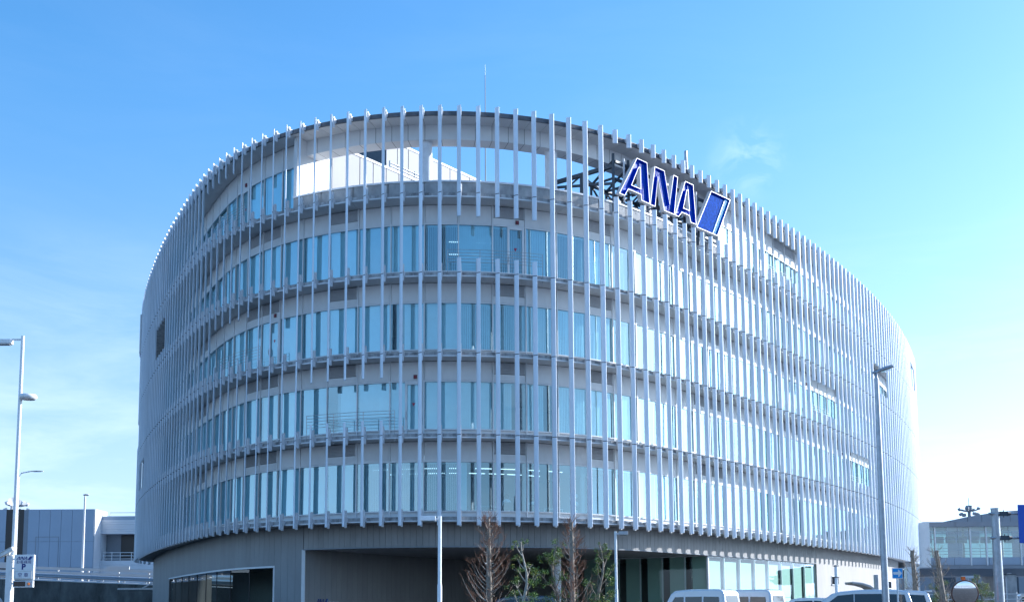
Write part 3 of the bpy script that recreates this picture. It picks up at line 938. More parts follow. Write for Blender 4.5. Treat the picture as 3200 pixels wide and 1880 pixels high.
# rendered wall to the right
ring('side_wall', trange(37.4, 66.5, 0.5), WI, WI + 0.25, 0.0, LZ[0], 'render_wall')
ring('side_wall', trange(66.55, 90, 0.5), WI + 0.9, WI + 1.1, 0.0, LZ[0], 'cladding')
def wall_window(t0_, t1_, z0, z1, n=2):
    a, b = PT(t0_, WI - 0.04), PT(t1_, WI - 0.04)
    d = (b - a); u = d.normalized(); w = d.length
    m_ = Matrix(((u.x, -u.y, 0, a.x), (u.y, u.x, 0, a.y), (0, 0, 1, 0), (0, 0, 0, 1)))
    f = MB()
    f.box(0, w, 0, 0.036, z1 - 0.06, z1, 0, m_); f.box(-0.05, w + 0.05, -0.05, 0.036, z0, z0 + 0.07, 0, m_)
    for k in range(n + 1):
        x = k * w / n
        f.box(x - 0.03, x + 0.03, 0, 0.036, z0 + 0.07, z1 - 0.06, 0, m_)
    h = f.build('window', 'frame', B)
    mb = MB(); mb.box(0.03, w - 0.03, 0.015, 0.03, z0 + 0.07, z1 - 0.06, 0, m_); mb.build('pane', 'car_glass', h)
wall_window(40.5, 44.2, 0.9, 2.1, 3)
wall_window(40.6, 42.3, 2.75, 3.45, 1)
wall_window(58.5, 61.0, 2.75, 3.45, 1)

# --- corner bay where the bridge meets the building
mb = MB(); mb.box(38.6, 41.2, 112.4, 116, 5.0, 9.4); mb.build('bridge_lobby', 'panel', B)

# ------------------------------------------------------------------ big letters on the roof
SA = Vector((7.05, 61.0)); SU = Vector((0.6868, 0.7268)); SN = Vector((-SU.y, SU.x))
sign = thing('rooftop_sign', 'big blue neon letters ANA and slanted blue panel on dark steel trusses', 'sign', (SA.x, SA.y, 22.5))
def sp(u, z, dep=0.0):
    p = SU * u + SN * dep
    return Vector((p.x, p.y, z - 22.5))
def inset_poly(poly, d):
    n = len(poly); out_ = []
    area = sum(poly[i][0] * poly[(i + 1) % n][1] - poly[(i + 1) % n][0] * poly[i][1] for i in range(n))
    s_ = 1 if area > 0 else -1
    for i in range(n):
        p0, p1, p2 = Vector(poly[i - 1]), Vector(poly[i]), Vector(poly[(i + 1) % n])
        e0 = (p1 - p0).normalized(); e1 = (p2 - p1).normalized()
        n0 = Vector((-e0.y, e0.x)) * s_; n1 = Vector((-e1.y, e1.x)) * s_
        k = 1 + n0.dot(n1)
        v = (n0 + n1) / max(k, 0.35)
        out_.append((p1.x + v.x * d, p1.y + v.y * d))
    return out_
from mathutils.geometry import tessellate_polygon
def channel_letter(name, outer, hole, face, tube_mat, tubes):
    """open-faced letter: white rim, blue back, glass tubes inside"""
    rim = MB()
    loops = [outer] + ([hole] if hole else [])
    for li, lp in enumerate(loops):
        ins = inset_poly(lp, 0.028 if li == 0 else -0.028)
        n = len(lp)
        f0 = [sp(u, z, 0.0) for u, z in lp]; b0 = [sp(u, z, 0.27) for u, z in lp]
        f1 = [sp(u, z, 0.0) for u, z in ins]; b1 = [sp(u, z, 0.24) for u, z in ins]
        for i in range(n):
            j = (i + 1) % n
            rim.add([f0[i], f0[j], b0[j], b0[i]], [(0, 1, 2, 3)])
            rim.add([f0[i], f0[j], f1[j], f1[i]], [(3, 2, 1, 0)])
            rim.add([f1[i], f1[j], b1[j], b1[i]], [(3, 2, 1, 0)], 1)
    r_ = rim.build(name, ['sign_trim', face], sign)
    bk = MB()
    pl = [[Vector((u, z, 0)) for u, z in lp] for lp in loops]
    tris = tessellate_polygon(pl)
    flat = [p for lp in loops for p in lp]
    bk.add([sp(u, z, 0.23) for u, z in flat], tris)
    bk.add([sp(u, z, 0.27) for u, z in flat], [t[::-1] for t in tris])
    bk.build('letter_face', face, r_)
    tb = MB()
    for a, b in tubes:
        tb.tube([sp(a[0], a[1], 0.17), sp(b[0], b[1], 0.17)], 0.022, 6)
    tb.build('neon_tube', tube_mat, r_)
    return r_
def limb(a0, a1, b0, b1, n):
    """n parallel tubes along a limb whose ends are a0-a1 (bottom) and b0-b1 (top)"""
    o = []
    for k in range(n):
        f = (k + 1) / (n + 1)
        p = (a0[0] + (a1[0] - a0[0]) * f, a0[1] + (a1[1] - a0[1]) * f); q = (b0[0] + (b1[0] - b0[0]) * f, b0[1] + (b1[1] - b0[1]) * f)
        p2 = (p[0] + (q[0] - p[0]) * 0.04, p[1] + (q[1] - p[1]) * 0.04); q2 = (p[0] + (q[0] - p[0]) * 0.955, p[1] + (q[1] - p[1]) * 0.955)
        o.append((p2, q2))
    return o
A1 = [(-1.64, 23.50), (0.02, 25.98), (0.96, 25.98), (1.14, 23.62), (0.38, 23.62), (0.34, 23.95), (-0.82, 23.95), (-1.14, 23.50)]
A1h = [(-0.50, 24.28), (0.32, 24.28), (0.28, 25.5), (0.16, 25.46)]
channel_letter('letter', A1, A1h, 'sign_blue', 'neon', limb(A1[0], A1[7], A1[1], (0.2, 25.98), 4) + limb(A1[4], A1[3], (0.36, 25.98), A1[2], 5) + limb((-0.7, 24.0), (-0.55, 24.22), (0.36, 24.0), (0.34, 24.24), 3))
NN = [(1.17, 23.60), (1.69, 25.98), (2.61, 25.98), (3.06, 24.1), (3.5, 25.98), (3.94, 25.98), (3.49, 23.60), (2.52, 23.60), (1.96, 25.44), (1.65, 23.60)]
channel_letter('letter', NN, None, 'sign_blue', 'neon', limb(NN[0], NN[9], (1.66, 25.9), (2.0, 25.9), 3) + limb(NN[7], (3.1, 23.7), (1.8, 25.95), NN[2], 5) + limb((3.02, 23.7), NN[6], NN[4], NN[5], 3))
A2 = [(3.56, 23.60), (4.68, 25.94), (5.5, 25.94), (5.72, 23.56), (5.15, 23.56), (5.03, 23.93), (4.26, 23.93), (3.94, 23.60)]
A2h = [(4.44, 24.25), (5.04, 24.25), (4.95, 25.47), (4.82, 25.42)]
channel_letter('letter', A2, A2h, 'sign_blue', 'neon', limb(A2[0], A2[7], A2[1], (4.85, 25.94), 4) + limb(A2[4], A2[3], (5.02, 25.94), A2[2], 4) + limb((4.35, 24.0), (4.45, 24.22), (5.04, 24.0), (5.04, 24.22), 3))
BX = [(7.4, 26.08), (9.02, 26.08), (7.48, 23.42), (5.74, 23.42)]
BX2 = [(9.05, 26.08), (9.51, 26.08), (7.96, 23.42), (7.51, 23.42)]
sl = channel_letter('slanted_panel', [BX[0], BX2[1], BX2[2], BX[3]], None, 'sign_blue', 'neon_pale', limb(BX[3], BX[2], BX[0], BX[1], 30))
mb = MB(); mb.prism([sp(u, z, 0.15) for u, z in [(9.07, 26.05), (9.45, 26.05), (7.94, 23.45), (7.54, 23.45)]], SN.to_3d() * 0.03); mb.build('panel_strip', 'sign_cyan', sl)
mb = MB()
for a, b in limb(BX2[3], BX2[2], BX2[0], BX2[1], 3): mb.tube([sp(a[0], a[1], 0.11), sp(b[0], b[1], 0.11)], 0.025, 6)
mb.build('neon_tube', 'neon_cyan', sl)
tr = MB()
def tbar(u0, z0, d0, u1, z1, d1, w=0.13):
    tr.bar(sp(u0, z0, d0), sp(u1, z1, d1), w)
for d in (0.62, 2.2):
    for z in (23.35, 24.6, 25.6):
        if d > 1 and z > 25.5: continue
        tbar(-2.2 if d > 1 else -1.2, z, d, 8.6, z, d, 0.14)
for k in range(8):
    u = -1.35 + k * 1.35
    tbar(u, 22.6, 0.62, u, 26.0 if k < 7 else 25.4, 0.62, 0.15)
    tbar(u, 22.6, 2.2, u, 24.7, 2.2, 0.13)
    tbar(u, 24.6, 0.62, u, 24.6, 2.2, 0.10); tbar(u, 23.35, 0.62, u, 23.35, 2.2, 0.10)
    tbar(u, 25.6, 0.62, u, 24.6, 2.2, 0.10)
    if k < 7:
        tbar(u, 23.35, 0.62, u + 1.35, 24.6, 0.62, 0.08); tbar(u + 1.35, 23.35, 2.2, u, 24.6, 2.2, 0.08)
    tbar(u + 0.3, 24.0, 0.34, u + 0.3, 24.0, 0.62, 0.07)
# cantilever out to the side
tbar(-1.35, 25.3, 0.62, -3.3, 24.5, 3.6, 0.20); tbar(-1.35, 23.3, 0.62, -3.3, 23.4, 3.6, 0.2); tbar(-1.35, 24.3, 0.62, -3.3, 24.3, 3.6, 0.12)
tbar(-3.3, 22.6, 3.6, -3.3, 24.6, 3.6, 0.26); tbar(-2.3, 22.6, 2.1, -2.3, 24.95, 2.1, 0.2)
tbar(-2.3, 24.9, 2.1, -3.3, 23.4, 3.6, 0.08); tbar(-1.35, 23.3, 0.62, -2.3, 24.9, 2.1, 0.08); tbar(-2.3, 23.3, 2.1, -3.3, 24.5, 3.6, 0.08)
tr.build('truss', 'steel_dark', sign)
for u in (-0.55, 1.35, 2.95, 4.15, 5.95, 6.5):
    wp = MB(); wp.tube([sp(u, 23.4, 0.5), sp(u, 25.9, 0.5)], 0.055, 8)
    wp.build('conduit', 'sign_trim', sign)

# the side sign seen nearly edge-on at the far end of the oval
ss = thing('side_sign', 'blue sign box seen edge-on high on the shaded end of the office block', 'sign', (PT(-56, -0.3).x, PT(-56, -0.3).y, 0))
mb = MB()
org = Vector((ss.location.x, ss.location.y, 0))
tt = trange(-60, -53, 1)
o_ = [P3(t, -0.16, 22.9) - org for t in tt]; p_ = [P3(t, -0.16, 26.0) - org for t in tt]
q_ = [P3(t, -0.13, 22.9) - org for t in tt]; r_ = [P3(t, -0.13, 26.0) - org for t in tt]
mb.strip(o_, p_); mb.strip(r_, q_); mb.strip(p_, r_); mb.strip(q_, o_)
mb.add([o_[-1], p_[-1], r_[-1], q_[-1]], [(0, 1, 2, 3)])
mb.build('sign_face', 'road_blue', ss)
mb = MB(); p = P3(-52.7, -0.14, 0) - org; mb.box(p.x - 0.06, p.x + 0.06, p.y - 0.06, p.y + 0.06, 22.8, 26.2); mb.build('frame', 'steel_galv', ss)

# mast and aerials on the roof
m_ = thing('rooftop_mast', 'tall thin white lightning mast rising behind the roof ring', 'mast', (-1.7, 75, 22.5))
mb = MB(); mb.tube([(0, 0, 0), (0, 0, 9), (0, 0, 15.2)], [0.05, 0.04, 0.025], 10); mb.build('pole', 'far_grey', m_)
mb = MB(); mb.tube([(0, 0, 15.2), (0, 0, 16.0)], [0.02, 0.008], 6); mb.build('tip', 'steel_galv', m_)
for k, (t, h) in enumerate(((-13.2, 2.1), (-14.2, 1.6), (-14.7, 0.9))):
    p = PT(t, 3.0)
    a_ = thing('rooftop_aerial', ['tallest of three white aerials above the roof edge', 'middle of three white aerials above the roof edge', 'shortest of three white aerials above the roof edge'][k], 'aerial', (p.x, p.y, 26.9), group='aerials on the roof edge')
    mb = MB(); mb.tube([(0, 0, 0), (0, 0, h)], [0.03, 0.02], 6); mb.build('rod', 'pole_white', a_)
    mb = MB(); mb.box(-0.12, 0.12, -0.12, 0.12, -0.01, 0.2); mb.build('base', 'white_steel', a_)
p = PT(17.2, 0.5)
a_ = thing('vent_stack', 'grey vent pipe standing on the roof edge above the blue letters', 'vent', (p.x, p.y, 26.88))
mb = MB(); mb.tube([(0, 0, 0), (0, 0, 1.25)], [0.11, 0.09], 10); mb.build('pipe', 'steel_galv', a_)
mb = MB(); mb.tube([(0, 0, 0), (0, 0, 0.05)], 0.16, 10); mb.build('flange', 'steel_galv', a_)

# ------------------------------------------------------------------ flat lettering
def text_mesh(s, size, mat, parent, mtx, depth=0.003, font_scale_x=1.0, shear=0.0, align='LEFT', bold=0.0):
    cu = bpy.data.curves.new('lettering', 'FONT')
    cu.body = s; cu.size = size; cu.extrude = depth; cu.shear = shear; cu.align_x = align; cu.offset = bold
    tmp = bpy.data.objects.new('lettering', cu)
    C.objects.link(tmp)
    bpy.context.view_layer.update()
    me = bpy.data.meshes.new_from_object(tmp)
    bpy.data.objects.remove(tmp); bpy.data.curves.remove(cu)
    me.name = 'lettering'
    me.materials.clear(); me.materials.append(M[mat])
    o = obj('lettering', me, parent, mtx)
    return o
def face_matrix(x, y, z, rz=0.0):
    """text upright, readable from -Y"""
    return Matrix.Translation((x, y, z)) @ Matrix.Rotation(rz, 4, 'Z') @ Matrix.Rotation(R(90), 4, 'X')
def small_logo(parent, x, y, z, h, rz=0.0, stretch=1.15, mats=('ink_navy', 'ink_navy', 'ink_sky')):
    """slanted ANA lettering with its slanted two-tone bar; h = letter height"""
    k = h / 2.45
    T_ = Matrix.Translation((x, y, z)) @ Matrix.Rotation(rz, 4, 'Z')
    ux = k * stretch
    def q(u, zz): return T_ @ Vector(((u + 1.64) * ux, 0, (zz - 23.5) * k))
    mb = MB()
    for outer, hole in ((A1, A1h), (NN, None), (A2, A2h)):
        loops = [outer] + ([hole] if hole else [])
        flat = [p for lp in loops for p in lp]
        tris = tessellate_polygon([[Vector((u, zz, 0)) for u, zz in lp] for lp in loops])
        n_ = T_.to_3x3() @ Vector((0, -0.004, 0))
        mb.add([q(*p) for p in flat], tris)
    mb.build('logo_letters', mats[0], parent)
    mb = MB(); mb.add([q(*p) for p in BX], [(0, 1, 2, 3)]); mb.build('logo_bar', mats[1], parent)
    mb = MB(); mb.add([q(*p) for p in BX2], [(0, 1, 2, 3)]); mb.build('logo_bar', mats[2], parent)

# logo low on the wall beside the entrance
ea = math.atan2(e.y, e.x)
lp_ = Vector((-10.98, 60.05)) + e * 1.05
ws = thing('wall_sign', 'dark blue logo lettering low on the shaded wall beside the entrance', 'sign', (lp_.x, lp_.y, 0))
mb = MB()
small_logo(ws, e.y * 0.012, -e.x * 0.012, 1.40, 0.28, ea, 0.785)
text_mesh('NARITA SKY CENTER', 0.088, 'sign_trim', ws, face_matrix(e.x * 1.06 + e.y * 0.012, e.y * 1.06 - e.x * 0.012, 1.49, ea))

# ------------------------------------------------------------------ lamps and poles
def lamp_post_square(name, label, x, y, top, head_dx, rad=0.065, group=None):
    t_ = thing(name, label, 'street lamp', (x, y, 0), 0, group)
    mb = MB(); mb.tube([(0, 0, 0), (0, 0, 1.9), (0, 0, 1.95), (0, 0, top)], [rad * 1.25, rad * 1.25, rad, rad], 16); mb.build('post', 'pole_white', t_)
    s_ = 1 if head_dx > 0 else -1
    mb = MB(); mb.box(min(0, s_ * 0.16), max(0, s_ * 0.16), -0.035, 0.035, top - 0.14, top - 0.07); mb.build('arm', 'pole_white', t_)
    mb = MB()
    x0, x1 = sorted((s_ * 0.14, head_dx))
    mb.box(x0, x1, -0.17, 0.17, top - 0.17, top - 0.005)
    h = bevel(mb.build('lamp_head', 'steel_galv' if s_ > 0 else 'pole_white', t_), 0.02)
    mb = MB(); mb.box(x0 + 0.05, x1 - 0.05, -0.13, 0.13, top - 0.185, top - 0.172); mb.build('lens', 'glass_clear', h)
    return t_
lamp_post_square('lamp_post', 'white car park lamp post with boxy head in front of the entrance', -2.55, 40, 4.32, -0.68)
lamp_post_square('lamp_post', 'white car park lamp post beside the vans with grey boxy head', 4.71, 52, 4.57, 0.56, 0.06)

def cobra_head(parent, m_, ln=0.8, w=0.15, mat='steel_galv'):
    mb = MB()
    st = [(-0.12, 0.05, 0.05, 0.0), (0.05, 0.06, 0.06, 0.0), (0.25 * ln, 0.8 * w, 0.07, 0.02), (0.55 * ln, w, 0.085, 0.03), (0.85 * ln, w * 0.8, 0.075, 0.035), (ln, w * 0.35, 0.04, 0.03)]
    n = 12; vs_ = []
    for x, hw, hh, zc in st:
        for k in range(n):
            a_ = 2 * math.pi * k / n
            zz = math.sin(a_) * hh
            if zz < 0: zz *= 0.55
            vs_.append((x, math.cos(a_) * hw, zc + zz))
    fs = [(i * n + k, i * n + (k + 1) % n, (i + 1) * n + (k + 1) % n, (i + 1) * n + k) for i in range(len(st) - 1) for k in range(n)]
    mb.add(vs_, fs, 0, True); mb.add(vs_[:n], [tuple(range(n))[::-1]]); mb.add(vs_[-n:], [tuple(range(n))])
    h = obj('lamp_head', mb.mesh('lamp_head', mat), parent, m_)
    mb = MB(); mb.box(0.3 * ln, 0.85 * ln, -w * 0.6, w * 0.6, -0.045, -0.03); mb.build('lens', 'glass_clear', h)
    return h
t_ = thing('street_lamp', 'tall galvanised street lamp rising in front of the sunlit fins', 'street lamp', (12.37, 38, 0))
mb = MB(); mb.tube([(0, 0, 0), (0, 0, 4), (0, 0, 8.75)], [0.12, 0.105, 0.075], 18); mb.build('post', 'steel_galv', t_)
mb = MB(); mb.tube([(0, 0, 8.7), (0, 0, 8.95), (0.06, 0, 9.0)], 0.05, 10); mb.build('collar', 'steel_galv', t_)
cobra_head(t_, Matrix.Translation((0.0, 0, 8.95)) @ Matrix.Rotation(R(-14), 4, 'Y') @ Matrix.Rotation(R(-15), 4, 'Z'), 0.6, 0.14)

t_ = thing('street_lamp', 'tall white lamp post with two flat lamp heads above the parking sign', 'street lamp', (-19.70, 45, 0))
mb = MB(); mb.tube([(0, 0, 0), (0, 0, 5), (0, 0, 9.6), (0, 0, 12.1)], [0.085, 0.075, 0.075, 0.07], 16); mb.build('post', 'pole_white', t_)
mb = MB(); mb.box(-0.5, 0.0, -0.025, 0.025, 11.92, 11.99); mb.build('arm', 'pole_white', t_)
mb = MB(); mb.box(-1.35, -0.42, -0.16, 0.16, 11.76, 11.96); bevel(mb.build('lamp_head', 'pole_white', t_), 0.04, 3)
mb = MB(); mb.box(-1.28, -0.5, -0.12, 0.12, 11.735, 11.755); mb.build('lens', 'louvre', t_)
# round shallow lamp lower down
mb = MB(); n = 24; vs_ = []
for r0, z0 in ((0.05, 9.74), (0.30, 9.70), (0.34, 9.60), (0.26, 9.50), (0.05, 9.48)):
    vs_ += [(0.32 + r0 * 1.05 * math.cos(2 * math.pi * k / n), r0 * math.sin(2 * math.pi * k / n), z0) for k in range(n)]
fs = [(i * n + k, i * n + (k + 1) % n, (i + 1) * n + (k + 1) % n, (i + 1) * n + k) for i in range(4) for k in range(n)]
mb.add(vs_, fs, 0, True); mb.add(vs_[:n], [tuple(range(n))]); mb.add(vs_[-n:], [tuple(range(n))[::-1]])
mb.build('lamp_head', 'pole_white', t_)

# parking sign with its own square post
ps = thing('parking_sign', 'white illuminated parking sign with Japanese lettering on a square grey post', 'sign', (-19.55, 44.5, 0))
mb = MB(); mb.box(-0.16, 0.06, -0.09, 0.09, 0, 3.26); bevel(mb.build('post', 'pole_white', ps), 0.012)
mb = MB(); mb.box(0.16, 0.93, -0.10, 0.06, 2.30, 3.27); bx = bevel(mb.build('sign_box', 'pole_white', ps), 0.015)
mb = MB(); mb.box(0.20, 0.885, -0.106, -0.101, 2.70, 3.23); mb.build('sign_face', 'sign_face', bx)
mb = MB(); mb.box(0.21, 0.87, -0.125, -0.102, 2.33, 2.64); mb.build('sub_frame', 'paint_white', bx)
mb = MB(); mb.box(0.245, 0.835, -0.131, -0.126, 2.37, 2.60); mb.build('sub_face', 'sign_face', bx)
small_logo(ps, 0.245, -0.110, 3.07, 0.125)
text_mesh('お客様用', 0.148, 'ink_navy', ps, face_matrix(0.545, -0.110, 2.935), align='CENTER')
text_mesh('P', 0.30, 'ink_navy', ps, face_matrix(0.54, -0.110, 2.70), align='CENTER', bold=0.012)
text_mesh('空 車', 0.185, 'ink_navy', ps, face_matrix(0.54, -0.134, 2.415), align='CENTER')
mb = MB(); mb.box(0.14, 0.92, -0.09, 0.05, 2.00, 2.27); lb = bevel(mb.build('signal_box', 'pole_white', ps), 0.012)
mb = MB(); mb.box(0.17, 0.63, -0.096, -0.091, 2.04, 2.235); mb.build('led_panel', 'led_dark', lb)
mb = MB(); mb.box(0.67, 0.885, -0.096, -0.091, 2.04, 2.235); mb.build('led_panel', 'louvre', lb)
mb = MB(); mb.tube([(0.76, -0.10, 2.135), (0.76, -0.16, 2.135)], [0.06, 0.045], 14); mb.build('beacon', 'amber', lb)
for z in (2.15, 2.75, 3.1):
    mb = MB(); mb.box(0.06, 0.17, -0.03, 0.03, z - 0.03, z + 0.03); mb.build('clamp', 'pole_white', ps)
# camera on top of the sign post
cc = thing('security_camera', 'white tube security camera on top of the parking sign post', 'camera', (-19.6, 44.4, 3.26))
mr_ = Matrix.Translation((0.12, 0, 0.20)) @ Matrix.Rotation(R(-28), 4, 'Y')
mb = MB(); mb.box(-0.62, 0.05, -0.10, 0.10, -0.06, 0.08, 0, mr_); bevel(mb.build('housing', 'paint_white', cc), 0.015)
mb = MB(); mb.box(-0.66, 0.07, -0.115, 0.115, 0.085, 0.10, 0, mr_); mb.build('sun_shield', 'paint_white', cc)
mb = MB(); mb.box(-0.626, -0.621, -0.07, 0.07, -0.04, 0.06, 0, mr_); mb.build('lens', 'car_glass', cc)
mb = MB(); mb.tube([(0.0, 0, 0), (0.0, 0, 0.12)], 0.045, 10); mb.build('bracket', 'paint_white', cc)

# one-way arrow sign
ow = thing('one_way_sign', 'small blue sign with a white arrow on a thin white pole', 'sign', (13.45, 40, 0))
mb = MB(); mb.tube([(0, 0, 0), (0, 0, 2.1)], 0.036, 12); mb.build('pole', 'pole_white', ow)
mb = MB(); mb.box(-0.185, 0.185, -0.06, -0.045, 2.04, 2.405); bevel(mb.build('plate', 'pole_white', ow), 0.004)
mb = MB(); mb.box(-0.165, 0.165, -0.066, -0.061, 2.06, 2.385); mb.build('sign_face', 'oneway_blue', ow)
mb = MB(); zc = 2.223
mb.prism([(-0.15, -0.068, zc - 0.045), (0.02, -0.068, zc - 0.045), (0.02, -0.068, zc - 0.12), (0.045, -0.068, zc - 0.125), (0.155, -0.068, zc), (0.045, -0.068, zc + 0.125), (0.02, -0.068, zc + 0.12), (0.02, -0.068, zc + 0.045), (-0.15, -0.068, zc + 0.045)], (0, -0.003, 0))
mb.build('arrow', 'sign_face', ow)
# plain thin post
tp = thing('thin_post', 'thin pale grey post with two clamps beside the ground-floor windows', 'post', (14.15, 50, 0))
mb = MB(); mb.tube([(0, 0, 0), (0, 0, 2.9)], 0.07, 12); mb.build('pole', 'pole_white', tp)
for z in (2.85, 2.36):
    mb = MB(); mb.box(-0.11, 0.11, -0.09, 0.09, z, z + 0.03); mb.build('clamp', 'car_trim', tp)

# road sign gantry at the edge of the frame
rs = thing('road_sign', 'big blue road sign held out on two arms from a thick grey post', 'sign', (18.27, 43, 0))
mb = MB(); mb.tube([(0, 0, 0), (0, 0, 2.2), (0, 0, 4.72)], [0.19, 0.17, 0.15], 20); mb.build('post', 'steel_galv', rs)
mb = MB(); mb.tube([(0, 0, 4.72), (0, 0, 4.75)], 0.165, 20); mb.build('cap', 'steel_galv', rs)
for z in (4.53, 3.62):
    mb = MB(); mb.tube([(-0.28, -0.1, z), (2.9, -0.1, z)], 0.05, 12); arm = mb.build('arm', 'steel_galv', rs)
    mb = MB(); mb.box(0.12, 0.42, -0.17, -0.03, z - 0.08, z + 0.08); mb.tube([(0.28, -0.1, z - 0.14), (0.28, -0.1, z + 0.14)], 0.02, 6); mb.tube([(0.42, -0.1, z), (0.55, -0.1, z)], [0.10, 0.05], 10); mb.build('clamp', 'steel_dark', arm)
mb = MB(); mb.box(0.78, 3.2, -0.22, -0.17, 3.41, 4.86); bevel(mb.build('plate', 'road_blue', rs), 0.02, 3)
text_mesh('業', 0.30, 'sign_face', rs, face_matrix(0.965, -0.225, 3.82))
mb = MB(); mb.box(0.99, 2.9, -0.226, -0.222, 3.64, 3.665); mb.build('rule', 'sign_face', rs)

# traffic mirror
tm = thing('traffic_mirror', 'round convex traffic mirror with brown rim and orange cap', 'mirror', (16.58, 42, 0))
mb = MB(); mb.tube([(0, 0.1, 0), (0, 0.1, 2.05)], 0.045, 12); mb.build('pole', 'orange', tm)
mb = MB(); mb.box(-0.06, 0.06, 0.02, 0.16, 2.04, 2.15); mb.build('cap', 'orange', tm)
mb = MB(); n = 40; rr_ = 0.455; vs_ = []
rot = Matrix.Translation((0, 0, 1.54)) @ Matrix.Rotation(R(9), 4, 'X') @ Matrix.Rotation(R(-6), 4, 'Z')
K = 8
for i in range(K + 1):
    r0 = rr_ * i / K; yy = -0.03 - (rr_ ** 2 - r0 ** 2) / (2 * 1.5)
    vs_ += [rot @ Vector((r0 * math.cos(2 * math.pi * k / n), yy, r0 * math.sin(2 * math.pi * k / n))) for k in range(n)]
fs = [(i * n + k, (i + 1) * n + k, (i + 1) * n + (k + 1) % n, i * n + (k + 1) % n) for i in range(K) for k in range(n)]
mb.add(vs_, fs, 0, True); mb.build('mirror_face', 'mirror', tm)
mb = MB(); pts = [rot @ Vector((0.47 * math.cos(2 * math.pi * k / n), -0.02, 0.47 * math.sin(2 * math.pi * k / n))) for k in range(n + 1)]
mb.tube(pts, 0.026, 8, caps=False); mb.build('rim', 'mirror_rim', tm)
mb = MB(); mb.tube([rot @ Vector((0, 0.0, 0)), rot @ Vector((0, 0.05, 0))], 0.45, 32); mb.build('back', 'orange', tm)

# ------------------------------------------------------------------ trees
def bez(a, b, c, n):
    return [a.lerp(b, k / n).lerp(b.lerp(c, k / n), k / n) for k in range(n + 1)]
def bare_tree(label, x, y, top, spread, seed, dense=1.0, rad=0.12, twig_mat='twig'):
    rg = random.Random(seed)
    t_ = thing('bare_tree', label, 'tree', (x, y, 0))
    lean = rg.uniform(-0.05, 0.05)
    tp_ = [Vector((lean * k, rg.uniform(-0.02, 0.02), top * k / 8.0)) for k in range(9)]
    tr_ = [rad * (1.15 - 0.62 * k / 8.0) for k in range(9)]
    mb = MB(); mb.tube(tp_, tr_, 10)
    nk = int(top * 3)
    for k in range(nk):                      # knobs where limbs were pruned
        z = 0.7 + (top - 0.75) * k / nk; a_ = rg.uniform(0, 6.28)
        c_ = Vector((lean * 8 * z / top, 0, z)); d = Vector((math.cos(a_), math.sin(a_), 0.25))
        r0 = rad * (1.15 - 0.62 * z / top)
        mb.tube([c_ + d * r0 * 0.6, c_ + d * (r0 + rg.uniform(0.03, 0.09))], [0.05, 0.035], 6)
    mb.build('trunk', 'bark', t_)
    br = MB(); tw = MB()
    nb_ = int(top * 11 * dense)
    for k in range(nb_):
        f = (k + rg.random()) / nb_
        z = 0.6 + (top - 0.65) * f
        ln_ = spread * (1.0 - 0.78 * f) * rg.uniform(0.55, 1.1)
        a_ = rg.uniform(0, 6.28)
        o_ = Vector((lean * 8 * z / top, 0, z))
        d = Vector((math.cos(a_), math.sin(a_), 0))
        e_ = o_ + d * ln_ + Vector((0, 0, ln_ * rg.uniform(0.75, 1.25)))
        mid = o_ + d * ln_ * 0.55 + Vector((0, 0, ln_ * 0.12))
        path = bez(o_, mid, e_, 5)
        br.tube(path, [0.022, 0.018, 0.014, 0.010, 0.007, 0.004], 5, caps=False)
        for q in range(int(5 + 5 * rg.random())):
            i = rg.randint(1, 5); p0 = path[i]
            dd = (d * rg.uniform(0.1, 0.9) + Vector((rg.uniform(-.6, .6), rg.uniform(-.6, .6), rg.uniform(0.3, 1.2)))).normalized()
            l2 = rg.uniform(0.15, 0.5) * (1.2 - 0.6 * f)
            p1 = p0 + dd * l2
            m1 = p0 + dd * l2 * 0.5 + Vector((rg.uniform(-.05, .05), rg.uniform(-.05, .05), -0.02))
            tw.tube([p0, m1, p1], [0.0055, 0.0045, 0.003], 4, caps=False)
            for s_ in range(3):
                d3 = (dd + Vector((rg.uniform(-.8, .8), rg.uniform(-.8, .8), rg.uniform(-.1, .8)))).normalized()
                p2 = p0.lerp(p1, rg.uniform(0.3, 1.0))
                tw.tube([p2, p2 + d3 * rg.uniform(0.08, 0.24)], [0.004, 0.0025], 3, caps=False)
    br.build('branches', 'bark_pale', t_)
    tw.build('twigs', twig_mat, t_)
    return t_
